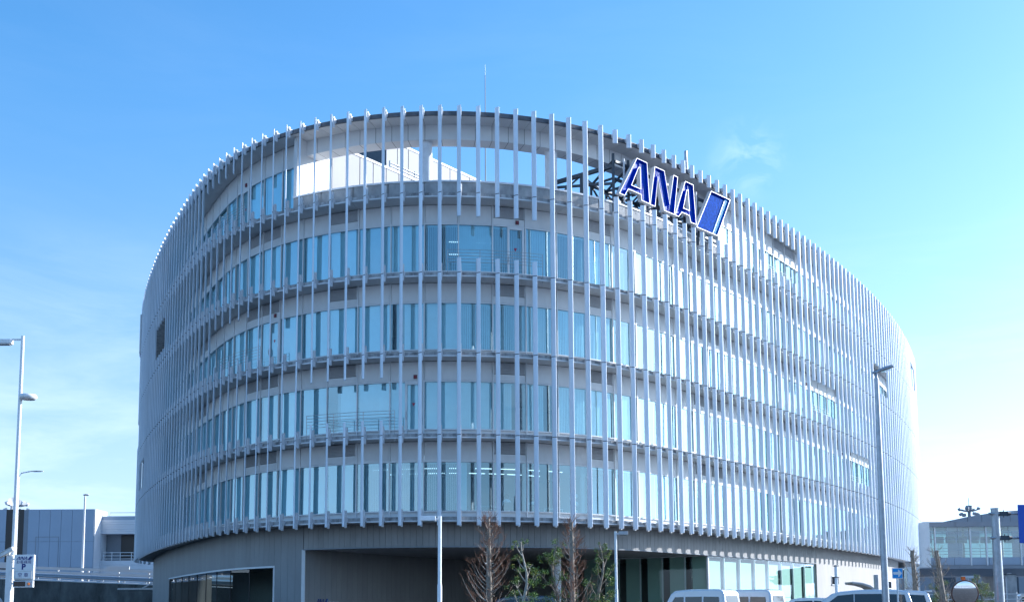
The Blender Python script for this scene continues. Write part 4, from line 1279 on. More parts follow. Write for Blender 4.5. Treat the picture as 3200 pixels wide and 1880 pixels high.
def leafy_tree(label, x, y, top, seed, clumps, trunk_mat='bark_pale', sway=0.12, leaves=420, yellow=0.35):
    rg = random.Random(seed)
    t_ = thing('young_tree', label, 'tree', (x, y, 0))
    pts = [Vector((sway * math.sin(k * 0.9 + seed), sway * 0.6 * math.cos(k * 1.3 + seed), top * 0.97 * k / 9.0)) for k in range(10)]
    def at(z):
        k = max(0, min(8.999, z / (top * 0.97) * 9)); i = int(k)
        return pts[i].lerp(pts[i + 1], k - i)
    mb = MB(); mb.tube(pts, [0.09 - 0.0072 * k for k in range(10)], 9); mb.build('trunk', trunk_mat, t_)
    br = MB(); lf = [MB(), MB()]
    for (cx, cz, r0, h0) in clumps:
        cyy = rg.uniform(-0.25, 0.25)
        o_ = at(max(0.3, cz - 0.35 - abs(cx) * 0.5))
        c_ = Vector((at(cz).x + cx * 0.9, cyy, cz)); r0 *= 0.85
        mid = o_.lerp(c_, 0.5) + Vector((0, 0, -0.10))
        path = bez(o_, mid, c_, 4)
        br.tube(path, [0.03, 0.026, 0.02, 0.014, 0.008], 6, caps=False)
        for q in range(5):
            e_ = c_ + Vector((rg.uniform(-r0, r0), rg.uniform(-r0, r0), rg.uniform(-0.2, 1) * h0)) * 0.8
            br.tube([path[3], path[3].lerp(e_, 0.5) + Vector((0, 0, 0.03)), e_], [0.010, 0.007, 0.004], 4, caps=False)
        nl = int(leaves * r0 * h0 / 0.12)
        subs = [(c_ + Vector((rg.gauss(0, 0.5) * r0, rg.gauss(0, 0.5) * r0, rg.gauss(0.15, 0.42) * h0)), rg.random()) for _ in range(7)]
        for q in range(nl):
            sc_, sy = rg.choice(subs)
            p0 = sc_ + Vector((rg.gauss(0, 0.2) * r0, rg.gauss(0, 0.2) * r0, rg.gauss(0, 0.2) * h0))
            s_ = rg.uniform(0.022, 0.042)
            a_ = rg.uniform(0, 6.28); tl = rg.uniform(-0.9, 0.9)
            u = Vector((math.cos(a_), math.sin(a_), tl)).normalized()
            v = u.cross(Vector((rg.uniform(-.5, .5), rg.uniform(-.5, .5), 1))).normalized()
            nn_ = u.cross(v) * s_ * 0.25
            lf[1 if rg.random() < (yellow if sy > 0.55 else 0.06) else 0].add([p0 - u * s_, p0 + v * s_ * 0.55 + nn_, p0 + u * s_, p0 - v * s_ * 0.55 + nn_], [(0, 1, 2, 3)])
    br.build('branches', trunk_mat, t_)
    lf[0].build('crown', 'leaf_green', t_)
    lf[1].build('crown', 'leaf_yellow', t_)
    return t_
bare_tree('tall bare conifer with reddish twigs and sawn top beside the white lamp post', -0.93, 46, 4.68, 1.15, 11, 1.15, 0.13)
bare_tree('bare conifer with reddish twigs entwined with a green sapling by the entrance column', 2.36, 45, 4.46, 0.85, 12, 1.0, 0.12)
bare_tree('bare pruned tree with dark trunk at the end of the oval block', 19.46, 55, 3.78, 0.75, 13, 0.7, 0.15, 'bark')
bare_tree('bare pruned tree with dark trunk in front of the glazed bridge', 19.65, 52, 3.62, 0.85, 14, 0.7, 0.15, 'bark')
leafy_tree('slender young evergreen with layered yellow-green clumps between the two bare conifers', 0.45, 45, 3.8, 3,
           [(-0.25, 3.6, 0.22, 0.22), (0.12, 3.65, 0.2, 0.18), (-0.28, 3.05, 0.25, 0.2), (0.25, 2.75, 0.3, 0.12), (-0.35, 2.6, 0.32, 0.22), (0.35, 2.25, 0.38, 0.35), (-0.5, 2.05, 0.42, 0.22), (-0.45, 1.6, 0.42, 0.3), (0.3, 1.55, 0.45, 0.32), (0.0, 1.2, 0.5, 0.35), (0.5, 1.1, 0.4, 0.3)])
leafy_tree('young evergreen with dark green crown growing behind the second bare conifer', 1.72, 46.2, 3.7, 5,
           [(0.0, 3.45, 0.38, 0.28), (-0.3, 3.15, 0.35, 0.28), (0.3, 3.2, 0.32, 0.28), (0.1, 2.9, 0.4, 0.3), (-0.55, 2.45, 0.42, 0.25), (0.35, 2.4, 0.35, 0.25), (-0.2, 2.1, 0.35, 0.25), (-0.1, 1.6, 0.45, 0.35), (0.45, 1.5, 0.45, 0.4), (-0.35, 1.25, 0.4, 0.35), (0.2, 1.05, 0.45, 0.3)], 'bark', yellow=0.2)
leafy_tree('young evergreen with sparse tiered crown beside the grey-headed lamp post', 3.62, 47, 3.85, 8,
           [(0.12, 3.6, 0.25, 0.25), (-0.22, 3.4, 0.22, 0.2), (0.25, 3.2, 0.25, 0.22), (-0.25, 3.0, 0.3, 0.25), (-0.25, 2.65, 0.3, 0.2), (0.38, 2.55, 0.32, 0.3), (-0.5, 2.1, 0.38, 0.2), (0.3, 2.15, 0.28, 0.22), (0.45, 1.6, 0.42, 0.26), (-0.2, 1.5, 0.35, 0.25), (0.2, 1.15, 0.45, 0.3)], 'bark', yellow=0.3)
leafy_tree('small leafy evergreen behind the traffic mirror under the bridge', 27.6, 74, 3.25, 21,
           [(0, 2.9, 0.3, 0.3), (0.2, 2.5, 0.45, 0.35), (-0.4, 2.2, 0.5, 0.35), (0.1, 1.7, 0.6, 0.5), (0.4, 1.2, 0.6, 0.5), (-0.4, 1.2, 0.6, 0.5)], 'bark', leaves=520, yellow=0.4)
leafy_tree('broad olive-green conifer standing in front of the bridge pier', 31.0, 76, 3.3, 23,
           [(0, 3.0, 0.35, 0.35), (-0.25, 2.6, 0.5, 0.4), (0.3, 2.5, 0.5, 0.4), (0.55, 2.0, 0.65, 0.45), (-0.6, 1.95, 0.6, 0.45), (0.0, 1.9, 0.7, 0.5), (0.8, 1.4, 0.75, 0.5), (-0.7, 1.3, 0.7, 0.5), (0.1, 1.2, 0.8, 0.5), (1.1, 0.9, 0.7, 0.45)], 'bark', leaves=430, yellow=0.5)

# ------------------------------------------------------------------ vehicles
def car(label, x, y, heading, kind, paint='car_white', z=0.0, group=None, name=None):
    """heading: direction of the bonnet, radians. side profile in (x forward, z)"""
    P = {
        'kei_van': dict(L=3.4, W=1.48, top=0.10, prof=[(-1.66, 0.35), (-1.70, 0.75), (-1.68, 1.25), (-1.62, 1.68), (-1.52, 1.84), (-1.3, 1.89), (0.2, 1.895), (0.9, 1.84), (1.12, 1.70), (1.42, 1.18), (1.64, 0.98), (1.70, 0.6), (1.66, 0.30), (-1.60, 0.27)],
                        side=[[(-1.42, 1.10), (-1.38, 1.55), (-0.62, 1.57), (-0.62, 1.10)], [(-0.52, 1.10), (-0.52, 1.57), (0.32, 1.57), (0.32, 1.10)], [(0.42, 1.10), (0.42, 1.57), (0.86, 1.56), (1.20, 1.10)]],
                        rear=(0.50, 1.08, 1.60), front=(0.60, 1.18, 1.66), wheels=(-1.15, 1.18), wr=0.27),
        'minivan': dict(L=4.8, W=1.80, top=0.14, prof=[(-2.34, 0.38), (-2.40, 0.75), (-2.34, 1.05), (-2.16, 1.62), (-2.06, 1.74), (-1.6, 1.79), (-0.2, 1.80), (0.6, 1.73), (0.95, 1.64), (1.65, 1.10), (2.12, 0.95), (2.36, 0.75), (2.40, 0.45), (2.30, 0.24), (-2.25, 0.26)],
                        side=[[(-2.08, 1.10), (-1.98, 1.58), (-1.12, 1.62), (-1.12, 1.08)], [(-1.08, 1.08), (-1.08, 1.62), (0.02, 1.62), (0.02, 1.06)], [(0.06, 1.06), (0.06, 1.62), (0.70, 1.56), (1.38, 1.06)]],
                        rear=(0.66, 1.12, 1.60), front=(0.72, 1.14, 1.60), wheels=(-1.45, 1.45), wr=0.33),
        'hatch': dict(L=3.9, W=1.68, top=0.16, prof=[(-1.90, 0.38), (-1.95, 0.75), (-1.88, 1.0), (-1.66, 1.42), (-1.5, 1.53), (-0.9, 1.57), (0.1, 1.56), (0.5, 1.48), (1.1, 1.02), (1.72, 0.86), (1.93, 0.68), (1.95, 0.40), (1.85, 0.22), (-1.8, 0.24)],
                      side=[[(-1.62, 0.98), (-1.45, 1.36), (-0.68, 1.42), (-0.68, 0.96)], [(-0.60, 0.96), (-0.60, 1.42), (0.28, 1.40), (0.92, 0.95)]],
                      rear=(0.55, 1.02, 1.42), front=(0.62, 1.04, 1.42), wheels=(-1.22, 1.22), wr=0.29),
    }[kind]
    names = {'kei_van': 'small_van', 'minivan': 'minivan', 'hatch': 'hatchback_car'}
    cats = {'kei_van': 'van', 'minivan': 'car', 'hatch': 'car'}
    t_ = thing(name or names[kind], label, cats[kind], (x, y, z), heading, group)
    W = P['W'] / 2; prof = P['prof']; zt = max(q[1] for q in prof)
    def hw(zz): return W - (P['top'] * max(0, (zz - 0.95) / (zt - 0.95)) if zz > 0.95 else 0.03 * (0.95 - zz))
    n = len(prof)
    mb = MB()
    vs_ = [(a, hw(b), b) for a, b in prof] + [(a, -hw(b), b) for a, b in prof]
    mb.add(vs_, [tuple(range(n)), tuple(range(2 * n - 1, n - 1, -1))] + [(i, n + i, n + (i + 1) % n, (i + 1) % n) for i in range(n)])
    body = mb.build('body', paint, t_)
    md = body.modifiers.new('bevel', 'BEVEL'); md.width = 0.085; md.segments = 4; md.limit_method = 'ANGLE'; md.angle_limit = R(32)
    for p_ in body.data.polygons: p_.use_smooth = True
    wn_ = body.modifiers.new('wn', 'WEIGHTED_NORMAL'); wn_.keep_sharp = False
    for s_ in (1, -1):
        for poly in P['side']:
            mb = MB()
            outer = [Vector((a, s_ * (hw(b) + 0.004), b)) for a, b in poly]
            mb.prism(outer if s_ > 0 else outer[::-1], (0, -s_ * 0.02, 0))
            mb.build('side_window', 'car_glass', t_)
        # door seam and handle
        a, b = P['side'][-2][2][0] + 0.05 if len(P['side']) > 2 else -0.64, 0.92
        mb = MB(); mb.box(a - 0.20, a - 0.04, s_ * (W - 0.005) - 0.02, s_ * (W - 0.005) + 0.02, 0.86, 0.90); mb.build('door_handle', paint, t_)
        mb = MB(); mb.box(-P['L'] / 2 + 0.35, P['L'] / 2 - 0.55, s_ * (W - 0.02) - 0.012, s_ * (W - 0.02) + 0.012, 0.28, 0.34); mb.build('sill', 'car_trim', t_)
    def on_profile(zz, rear):
        pts_ = [(prof[i], prof[i + 1]) for i in range(n - 1)]
        best = None
        for (a0, b0), (a1, b1) in pts_:
            if min(b0, b1) <= zz <= max(b0, b1) and abs(b1 - b0) > 1e-4:
                xx = a0 + (a1 - a0) * (zz - b0) / (b1 - b0)
                if best is None or (rear and xx < best) or (not rear and xx > best): best = xx
        return best
    for key, rear in (('rear', True), ('front', False)):
        w_, z0, z1 = P[key]
        s_ = -1 if rear else 1
        zs = [z0 + (z1 - z0) * k / 4 for k in range(5)]
        mb = MB()
        A_ = [Vector((on_profile(q, rear) + s_ * 0.012, -(w_ - 0.05 * (q - z0)), q)) for q in zs]
        B_ = [Vector((on_profile(q, rear) + s_ * 0.012, (w_ - 0.05 * (q - z0)), q)) for q in zs]
        mb.strip(A_, B_) if not rear else mb.strip(B_, A_)
        mb.build('rear_window' if rear else 'windscreen', 'car_glass', t_)
    for s_ in (1, -1):
        xx = on_profile(0.8, True)
        mb = MB(); mb.box(xx - 0.02, xx + 0.06, s_ * (W - 0.10) - 0.07, s_ * (W - 0.10) + 0.07, 0.72, 1.02); bevel(mb.build('tail_lamp', 'tail_red', t_), 0.02)
        xx = on_profile(0.7, False)
        mb = MB(); mb.box(xx - 0.10, xx + 0.015, s_ * (W - 0.22) - 0.14, s_ * (W - 0.22) + 0.14, 0.62, 0.78); bevel(mb.build('headlight', 'paint_white', t_), 0.03)
        for wx in P['wheels']:
            mb = MB(); mb.tube([(wx, s_ * (W - 0.19), P['wr']), (wx, s_ * (W + 0.005), P['wr'])], P['wr'], 22); wh = mb.build('wheel', 'tyre', t_)
            mb = MB(); mb.tube([(wx, s_ * (W - 0.05), P['wr']), (wx, s_ * (W + 0.012), P['wr'])], P['wr'] * 0.62, 16); mb.build('rim', 'rim', wh)
        # door mirror
        mx_ = P['side'][-1][3][0] - 0.12
        mb = MB(); mb.box(mx_ - 0.06, mx_ + 0.06, s_ * (W + 0.02) if s_ > 0 else -(W + 0.16), (W + 0.16) if s_ > 0 else -(W + 0.02), 1.08, 1.24); bevel(mb.build('door_mirror', paint, t_), 0.03)
    mb = MB(); mb.box(-P['L'] / 2 - 0.02, -P['L'] / 2 + 0.10, -W + 0.08, W - 0.08, 0.34, 0.52); bevel(mb.build('bumper', paint, t_), 0.04)
    mb = MB(); mb.box(P['L'] / 2 - 0.12, P['L'] / 2 + 0.02, -W + 0.08, W - 0.08, 0.30, 0.48); bevel(mb.build('bumper', paint, t_), 0.04)
    if kind == 'minivan':
        mb = MB(); mb.box(-2.30, -1.98, -0.66, 0.66, 1.735, 1.785); bevel(mb.build('roof_spoiler', paint, t_), 0.02)
    if kind == 'kei_van':
        mb = MB()
        for s_ in (1, -1):
            mb.box(-1.50, -1.47, s_ * 0.55 - 0.11, s_ * 0.55 + 0.11, 1.62, 1.85) if False else None
        mb.box(-1.648, -1.640, -0.04, 0.02, 1.685, 1.725, 0); mb.build('badge', 'tail_red', t_)
        mb = MB(); mb.box(-1.648, -1.640, 0.02, 0.08, 1.670, 1.715, 0); mb.build('badge', 'sign_trim', t_)
    return t_
car('white small van parked nearest the tall glass lobby corner', 8.36, 51.2, math.atan2(0.66, -0.75), 'kei_van', group='white small vans')
car('white small van parked behind the first one, against the pale blinds', 10.70, 52.6, math.atan2(0.66, -0.75), 'kei_van', group='white small vans')
car('low white hatchback between the small vans and the minivan', 14.9, 58.5, math.atan2(0.5, -0.86), 'hatch')
car('white minivan with dark glass parked behind the tall galvanised lamp', 14.75, 49.2, math.atan2(0.34, -0.94), 'minivan', group='white minivans')
car('second white minivan half hidden behind the first one', 16.55, 51.9, math.atan2(0.34, -0.94), 'minivan', group='white minivans')
car('blue-grey minivan parked in the shade of the entrance', 0.2, 62.5, math.atan2(0.05, -1.0), 'minivan', 'car_blue')
car('white van partly cut off below the parking sign', -28.6, 60, R(175), 'kei_van')

# ------------------------------------------------------------------ far left: ramp wall, guard rails, terminal
rw = thing('retaining_wall', 'dark stained concrete retaining wall carrying the ramp beside the office block', 'wall', (-60, 107, 0))
n = 14; x0, x1 = -42.0, 34.0
for k in range(n):
    a = x0 + (x1 - x0) * k / n; b = x0 + (x1 - x0) * (k + 1) / n - 0.03
    za = 5.06 - 0.0436 * (a - 12.5); zb_ = 5.06 - 0.0436 * (b - 12.5)
    mb = MB(); mb.prism([(a, 0, 0), (b, 0, 0), (b, 0, zb_ - 0.9), (a, 0, za - 0.9)], (0, 0.5, 0)); mb.build('wall_panel', 'old_concrete', rw)
mb = MB(); mb.prism([(x0, 0.02, 0), (x1, 0.02, 0), (x1, 0.02, 4.12 - 0.0436 * (x1 - 12.5)), (x0, 0.02, 4.12 - 0.0436 * (x0 - 12.5))], (0, 0.4, 0)); mb.build('wall_core', 'dark_gap', rw)
mb = MB()
mb.prism([(-102, 107.55, 0), (-26, 107.55, 0), (-26, 107.55, 3.1), (-102, 107.55, 6.4)], (0, 5.3, 0))
struct(mb.build('ramp', 'dry_grass'))
mb = MB(); mb.prism([(-130, 112.9, 0), (-26, 112.9, 0), (-26, 112.9, 3.8), (-130, 112.9, 4.6)], (0, 14, 0)); struct(mb.build('ramp_road', 'asphalt'))
def zr(x): return 4.9 - 0.037 * (x + 48)
# white barrier on the ramp, behind
wb = thing('road_barrier', 'white steel road barrier with rails and posts along the far ramp', 'barrier', (-60, 113, 0))
def zr2(x): return 5.59 - 0.039 * (x - 9.7)
for dz in (0.0, -0.42, -0.85):
    mb = MB(); mb.bar((-30, 0, zr2(-30) + dz), (34, 0, zr2(34) + dz), 0.10, 0.27); mb.build('rail', 'far_white', wb)
for k in range(22):
    x = -30 + k * 3.0
    mb = MB(); mb.box(x - 0.08, x + 0.08, 0.06, 0.2, zr2(x) - 1.4, zr2(x) + 0.02); mb.build('post', 'far_white', wb)
    if k % 4 == 1:
        mb = MB(); mb.box(x - 1.1, x + 1.1, -0.07, 0.07, zr2(x) + 0.03, zr2(x) + 0.42); mb.build('board', 'far_white', wb)
gr_ = thing('guard_rail', 'blue-grey guard rail with slim posts along the top of the retaining wall', 'guard rail', (-60, 108, 0))
def zg(x): return 4.82 - 0.0477 * (x - 11.55)
for dz, mt in ((0.0, 'far_panel'), (-0.14, 'far_panel'), (-0.55, 'far_white')):
    mb = MB(); mb.tube([(-30, 0, zg(-30) + dz), (34, 0, zg(34) + dz)], 0.12, 8); mb.build('rail', mt, gr_)
for k in range(30):
    x = -30 + k * 2.05
    mb = MB(); mb.box(x - 0.05, x + 0.05, 0.07, 0.17, zg(x) - 1.3, zg(x) + 0.02); mb.build('post', 'far_panel', gr_)
# small canopy on the office block's side and a duct
cn = thing('side_canopy', 'small flat grey canopy on a strut at the end of the office block', 'canopy', (-30.2, 98.5, 0))
mb = MB(); mb.box(-3.4, 0.6, -1.2, 1.2, 2.95, 3.10); mb.build('slab', 'steel_galv', cn)
mb = MB(); mb.bar((-1.7, 0, 3.1), (0.2, 0, 4.0), 0.09); mb.build('strut', 'steel_galv', cn)
mb = MB(); mb.box(-0.4, -0.3, -1.0, -0.9, 0, 2.95); mb.build('post', 'steel_galv', cn)

tl = thing('terminal_building', 'grey-blue panelled terminal building beyond the ramp', 'building', (-75, 160, 0))
w0, w1, zt_ = -40.0, 16.15, 15.55
core = MB(); core.box(w0, w1, 0.1, 4.9, 0, zt_ - 0.05); core.build('wall', 'far_grey', tl)
pw = 1.55
k = 0
x = w1 - pw
openings = [(3.0 - 2.2, 5.0 - 1.4)]
while x > w0:
    for (za, zb_) in ((0.0, 7.4), (7.4, 11.0), (11.0, zt_)):
        if (za >= 7.4 and 0.75 - 1.2 < x - 3.6 + 0.4 < 2.2) : 
            continue
        mb = MB(); mb.box(x + 0.02, x + pw - 0.02, 0, 0.09, za + 0.02, zb_ - 0.02)
        mb.build('wall_panel', 'far_panel', tl)
    x -= pw; k += 1
mb = MB(); mb.box(3.0, 6.2, 0.085, 0.095, 7.4, zt_); mb.build('opening', 'far_dark', tl)
mb = MB(); mb.box(2.2, 4.4, -0.02, -0.005, 0.0, 7.4); mb.build('opening', 'far_dark', tl)
mb = MB()
for a in (8.0, 11.2): mb.box(a, a + 0.08, -0.03, 0.0, 7.5, 11.6)
mb.box(8.0, 11.28, -0.03, 0.0, 11.6, 11.68); mb.build('door_frame', 'far_grey', tl)
for k in range(2):
    mb = MB(); mb.box(w1 + 0.02, w1 + 0.10, 0.1 + k * 2.4, 2.42 + k * 2.4, 0, zt_); mb.build('wall_panel', 'far_white', tl)
# lower wing with balconies
mb = MB(); mb.box(w1 + 0.1 - 40, w1 + 40, 5.0, 40, 0, 14.8); mb.build('wing_wall', 'far_grey', tl)
for (za, zb_) in ((12.2, 14.2), (4.6, 8.4)):
    for q in range(6):
        mb = MB(); h = (zb_ - za) / 6.0
        mb.box(w1 + 0.1, w1 + 40, 2.6 + 0.02 * (q % 2), 4.9, za + q * h + 0.02, za + (q + 1) * h); mb.build('balcony_board', 'far_white', tl)
mb = MB(); mb.box(w1 + 0.1, w1 + 40, 2.8, 4.9, 14.22, 14.75); mb.build('parapet', 'far_panel', tl)
for a in (2.2, 13.5, 24.0):
    mb = MB(); mb.box(w1 + a, w1 + a + 4.2, 4.93, 4.98, 8.6, 12.2); mb.build('opening', 'far_dark', tl)
mb = MB()
for dz in (0.05, 0.5, 0.95): mb.tube([(w1 + 0.3, 2.9, 8.6 + dz), (w1 + 4.6, 2.9, 8.6 + dz), (w1 + 7.6, 2.9, 7.7 + dz * 0.9)], 0.05, 6)
for a in (0.4, 1.6, 2.8, 4.4): mb.box(w1 + a, w1 + a + 0.08, 2.86, 2.94, 8.4, 9.6)
mb.build('balcony_rail', 'frame', tl)
mb = MB(); mb.tube([(w1 + 1, 3.4, 15.3), (w1 + 36, 3.4, 15.3)], 0.05, 6)
for q in range(8): mb.box(w1 + 1 + q * 5, w1 + 1.08 + q * 5, 3.36, 3.44, 14.7, 15.3)
mb.build('roof_rail', 'frame', tl)
# flood-light mast and dish behind the terminal
def flood_mast(label, x, y, z0, s_=1.0, dish=False):
    t_ = thing('floodlight_mast', label, 'floodlight', (x, y, 0))
    mb = MB(); mb.tube([(0, 0, 0), (0, 0, z0)], [0.9 * s_, 0.6 * s_], 14); mb.build('mast', 'far_grey', t_)
    mb = MB(); mb.tube([(0, 0, z0), (0, 0, z0 + 2.0 * s_)], [1.15 * s_, 1.25 * s_], 18); mb.build('head_drum', 'far_grey', t_)
    mb = MB(); mb.tube([(0, 0, z0 + 2.0 * s_), (0, 0, z0 + 5.0 * s_)], 0.06, 6); mb.build('rod', 'far_grey', t_)
    mb = MB(); mb.tube([(0, 0, z0 - 0.3 * s_), (0, 0, z0 + 0.1 * s_)], 1.5 * s_, 18); mb.build('platform', 'far_grey', t_)
    for k in range(8):
        a_ = k * math.pi / 4 + 0.2
        mb = MB(); d = Vector((math.cos(a_), math.sin(a_), 0))
        mb.bar(d * 1.3 * s_ + Vector((0, 0, z0 - 0.1)), d * 3.4 * s_ + Vector((0, 0, z0 + 0.2)), 0.22)
        ar = mb.build('arm', 'far_grey', t_)
        m2 = Matrix.Translation(d * 3.5 * s_ + Vector((0, 0, z0 + (0.35 if k % 2 else -0.7)))) @ Matrix.Rotation(a_, 4, 'Z') @ Matrix.Rotation(R(25), 4, 'Y')
        mb = MB(); mb.box(-0.5 * s_, 0.55 * s_, -0.65 * s_, 0.65 * s_, -0.25, 0.25, 0, m2); mb.build('floodlight', 'far_white' if dish else 'far_grey', ar)
    return t_
flood_mast('dark floodlight mast with lamp ring rising behind the terminal roof', -82.9, 190, 18.9, 0.5, True)
flood_mast('dark floodlight mast rising behind the curved metal roof', 88.5, 220, 19.7, 0.5)
ds = thing('satellite_dish', 'white satellite dish on the terminal roof beside the floodlights', 'dish', (-77.2, 175, 15.5))
mb = MB(); mb.tube([(0, 0, 0), (0, 0, 2.1)], [0.25, 0.12], 10); mb.build('stand', 'far_grey', ds)
mb = MB(); n = 24; vs_ = []; dm = Matrix.Translation((0.2, 0, 2.5)) @ Matrix.Rotation(R(35), 4, 'Z') @ Matrix.Rotation(R(72), 4, 'X')
for i in range(5):
    r0 = 0.75 * i / 4; vs_ += [dm @ Vector((r0 * math.cos(2 * math.pi * k / n), r0 * math.sin(2 * math.pi * k / n), 0.25 * (i / 4) ** 2)) for k in range(n)]
mb.add(vs_, [(i * n + k, i * n + (k + 1) % n, (i + 1) * n + (k + 1) % n, (i + 1) * n + k) for i in range(4) for k in range(n)], 0, True)
mb.build('reflector', 'far_white', ds)
t_ = thing('street_lamp', 'slim white lamp post on the ramp in front of the terminal', 'street lamp', (-42.75, 113.5, 3.6))
mb = MB(); mb.tube([(0, 0, 0), (0, 0, 9.0)], [0.14, 0.09], 10); mb.build('post', 'pole_white', t_)
cobra_head(t_, Matrix.Translation((0, 0, 9.05)) @ Matrix.Rotation(R(-60), 4, 'Z'), 1.1, 0.3, 'louvre')
t_ = thing('street_lamp', 'distant lamp head peeping out behind the white lamp post', 'street lamp', (-54.5, 125, 3.8))
mb = MB(); mb.tube([(0, 0, 0), (0, 0, 12.1), (0.3, 0, 12.6), (1.2, 0, 12.75)], [0.16, 0.10, 0.08, 0.06], 10); mb.build('post', 'pole_white', t_)
cobra_head(t_, Matrix.Translation((1.1, 0, 12.75)), 1.6, 0.3, 'louvre')

# ------------------------------------------------------------------ far right: glazed bridge and what lies behind
br = thing('glazed_bridge', 'glass-walled pedestrian bridge joining the end of the office block', 'bridge', (42, 118, 0))
BLn = 46.0
def bb(name, x0, x1, y0, y1, z0, z1, mat, parent=br):
    mb = MB(); mb.box(x0, x1, y0, y1, z0, z1); return mb.build(name, mat, parent)
for k in range(10):
    bb('roof_fascia', -0.6 + k * 4.4, 3.77 + k * 4.4, -0.4, 0.1, 9.36, 9.86, 'far_white' if False else 'roof_metal')
bb('roof', -0.6, BLn, 0.1, 6.4, 9.4, 9.9, 'roof_metal')
bb('floor', -0.4, BLn, 0.0, 6.0, 5.3, 5.5, 'far_grey')
for k in range(12):
    bb('base_panel', 0.1 + k * 3.6, 3.66 + k * 3.6, -0.05, 0.05, 5.42, 6.2, 'far_panel')
for k in range(10):
    bb('deck_edge', -0.4 + k * 4.4, 3.98 + k * 4.4, -0.5, 0.0, 5.02, 5.36, 'far_grey')
mb = MB(); mb.prism([(-0.4, -0.3, 5.02), (-0.4, 6.2, 5.02), (-0.4, 5.0, 4.3), (-0.4, 0.9, 4.3)], (BLn, 0, 0)); mb.build('deck_underside', 'far_grey', br)
xs = [0.25, 1.75, 5.4, 7.05, 10.6, 12.2, 15.8, 17.4, 21, 22.6, 26.2]
for i, xx in enumerate(xs):
    bb('mullion', xx - 0.07, xx + 0.07, -0.14, 0.06, 5.3, 9.36, 'frame')
for i in range(len(xs) - 1):
    w = xs[i + 1] - xs[i]; nn_ = 3 if w > 2.5 else 1
    for q in range(nn_):
        a = xs[i] + 0.07 + (w - 0.14) * q / nn_; b = xs[i] + 0.07 + (w - 0.14) * (q + 1) / nn_
        mb = MB(); mb.add([(a, 0, 6.22), (b - 0.03, 0, 6.22), (b - 0.03, 0, 9.34), (a, 0, 9.34)], [(0, 1, 2, 3)])
        pn_ = mb.build('pane', 'glass_bridge', br)
        if q < nn_ - 1:
            bb('glazing_bar', b - 0.025, b + 0.025, -0.04, 0.04, 8.1, 9.34, 'steel_galv')
for z in (8.75, 8.1):
    bb('transom', 0.3, 26, -0.05, 0.03, z - 0.04, z + 0.04, 'steel_galv')
mb = MB()
for z in (6.55, 6.85, 7.15): mb.tube([(0.2, 0.25, z), (26, 0.25, z)], 0.03, 6)
mb.build('handrail', 'steel_galv', br)
fz = bpy.data.materials.new('frosted'); fz.use_nodes = True
ft_n = fz.node_tree; ft_n.nodes.clear()
fo = ft_n.nodes.new('ShaderNodeOutputMaterial'); fm = ft_n.nodes.new('ShaderNodeMixShader'); fm.inputs['Fac'].default_value = 0.6
fd = ft_n.nodes.new('ShaderNodeBsdfDiffuse'); fd.inputs['Color'].default_value = (0.6, 0.72, 0.74, 1)
ftr = ft_n.nodes.new('ShaderNodeBsdfTranslucent'); ftr.inputs['Color'].default_value = (0.62, 0.78, 0.80, 1)
ft_n.links.new(fd.outputs['BSDF'], fm.inputs[1]); ft_n.links.new(ftr.outputs['BSDF'], fm.inputs[2]); ft_n.links.new(fm.outputs['Shader'], fo.inputs['Surface'])
M['frosted'] = fz
for k in range(15):
    if k % 4 != 3: bb('bright_backing_panel', 0.1 + k * 1.75, 1.78 + k * 1.75, 5.86, 5.9, 5.5, 9.3 - (0.9 if k % 3 == 1 else 0), 'frosted')  # translucent backing added to pass sunlight and brighten the bridge glass
for k in range(8):
    bb('ceiling_panel', 1.9 + k * 1.25, 2.95 + k * 1.25, 4.0, 4.1, 7.9, 8.6, 'far_white')
for k in range(5):
    mb = MB(); xx = 2.6 + k * 4.2; mb.tube([(xx, 5.3, 5.5), (xx, 5.3, 9.4)], 0.12, 10); mb.build('inner_column', 'far_white', br)
mb = MB(); mb.box(8.4, 10.3, 0.6, 5.0, 0, 4.4); bevel(mb.build('pier', 'concrete', br), 0.08, 3)
mb = MB(); mb.tube([(9.1, 0.5, 0), (9.1, 0.5, 4.2), (9.25, 0.5, 4.55), (9.7, 0.5, 4.6)], 0.09, 10); mb.build('drain_pipe', 'far_white', br)
for k in range(2):
    mb = MB(); mb.box(22 + k * 14, 24 + k * 14, 0.6, 5.0, 0, 4.4); mb.build('pier', 'concrete', br)
# cabinet at the corner of the block
cb = thing('wall_cabinet', 'white metal cabinet mounted at the shaded corner of the office block', 'cabinet', (21.65, 62, 0))
mb = MB(); mb.box(-0.34, 0.34, -0.25, 0.25, 1.9, 3.2); bevel(mb.build('case', 'pole_white', cb), 0.02)
for z in (2.2, 2.85):
    mb = MB(); mb.box(-0.12, 0.02, -0.262, -0.252, z, z + 0.12); mb.build('vent', 'louvre', cb)
mb = MB(); mb.box(0.0, 0.16, -0.1, 0.1, 0, 1.9); mb.build('pedestal', 'pole_white', cb)
# curved bicycle shelter behind the cars
sh = thing('bike_shelter', 'pale curved shelter roof peeping over the minivan', 'shelter', (20.0, 63, 0))
mb = MB(); pts = [(-1.25, 2.42), (-0.75, 2.36), (-0.3, 2.22), (0.0, 1.98)]
for i in range(3):
    a, b = pts[i], pts[i + 1]
    mb.prism([(a[0], 0, a[1]), (b[0], 0, b[1]), (b[0], 0, b[1] + 0.06), (a[0], 0, a[1] + 0.06)], (0, 1.6, 0))
mb.build('roof', 'far_white', sh)
for y_ in (0.1, 1.5):
    mb = MB(); mb.tube([(p[0], y_, p[1] - 0.02) for p in pts] + [(0.05, y_, 0)], 0.05, 8); mb.build('frame', 'far_white', sh)

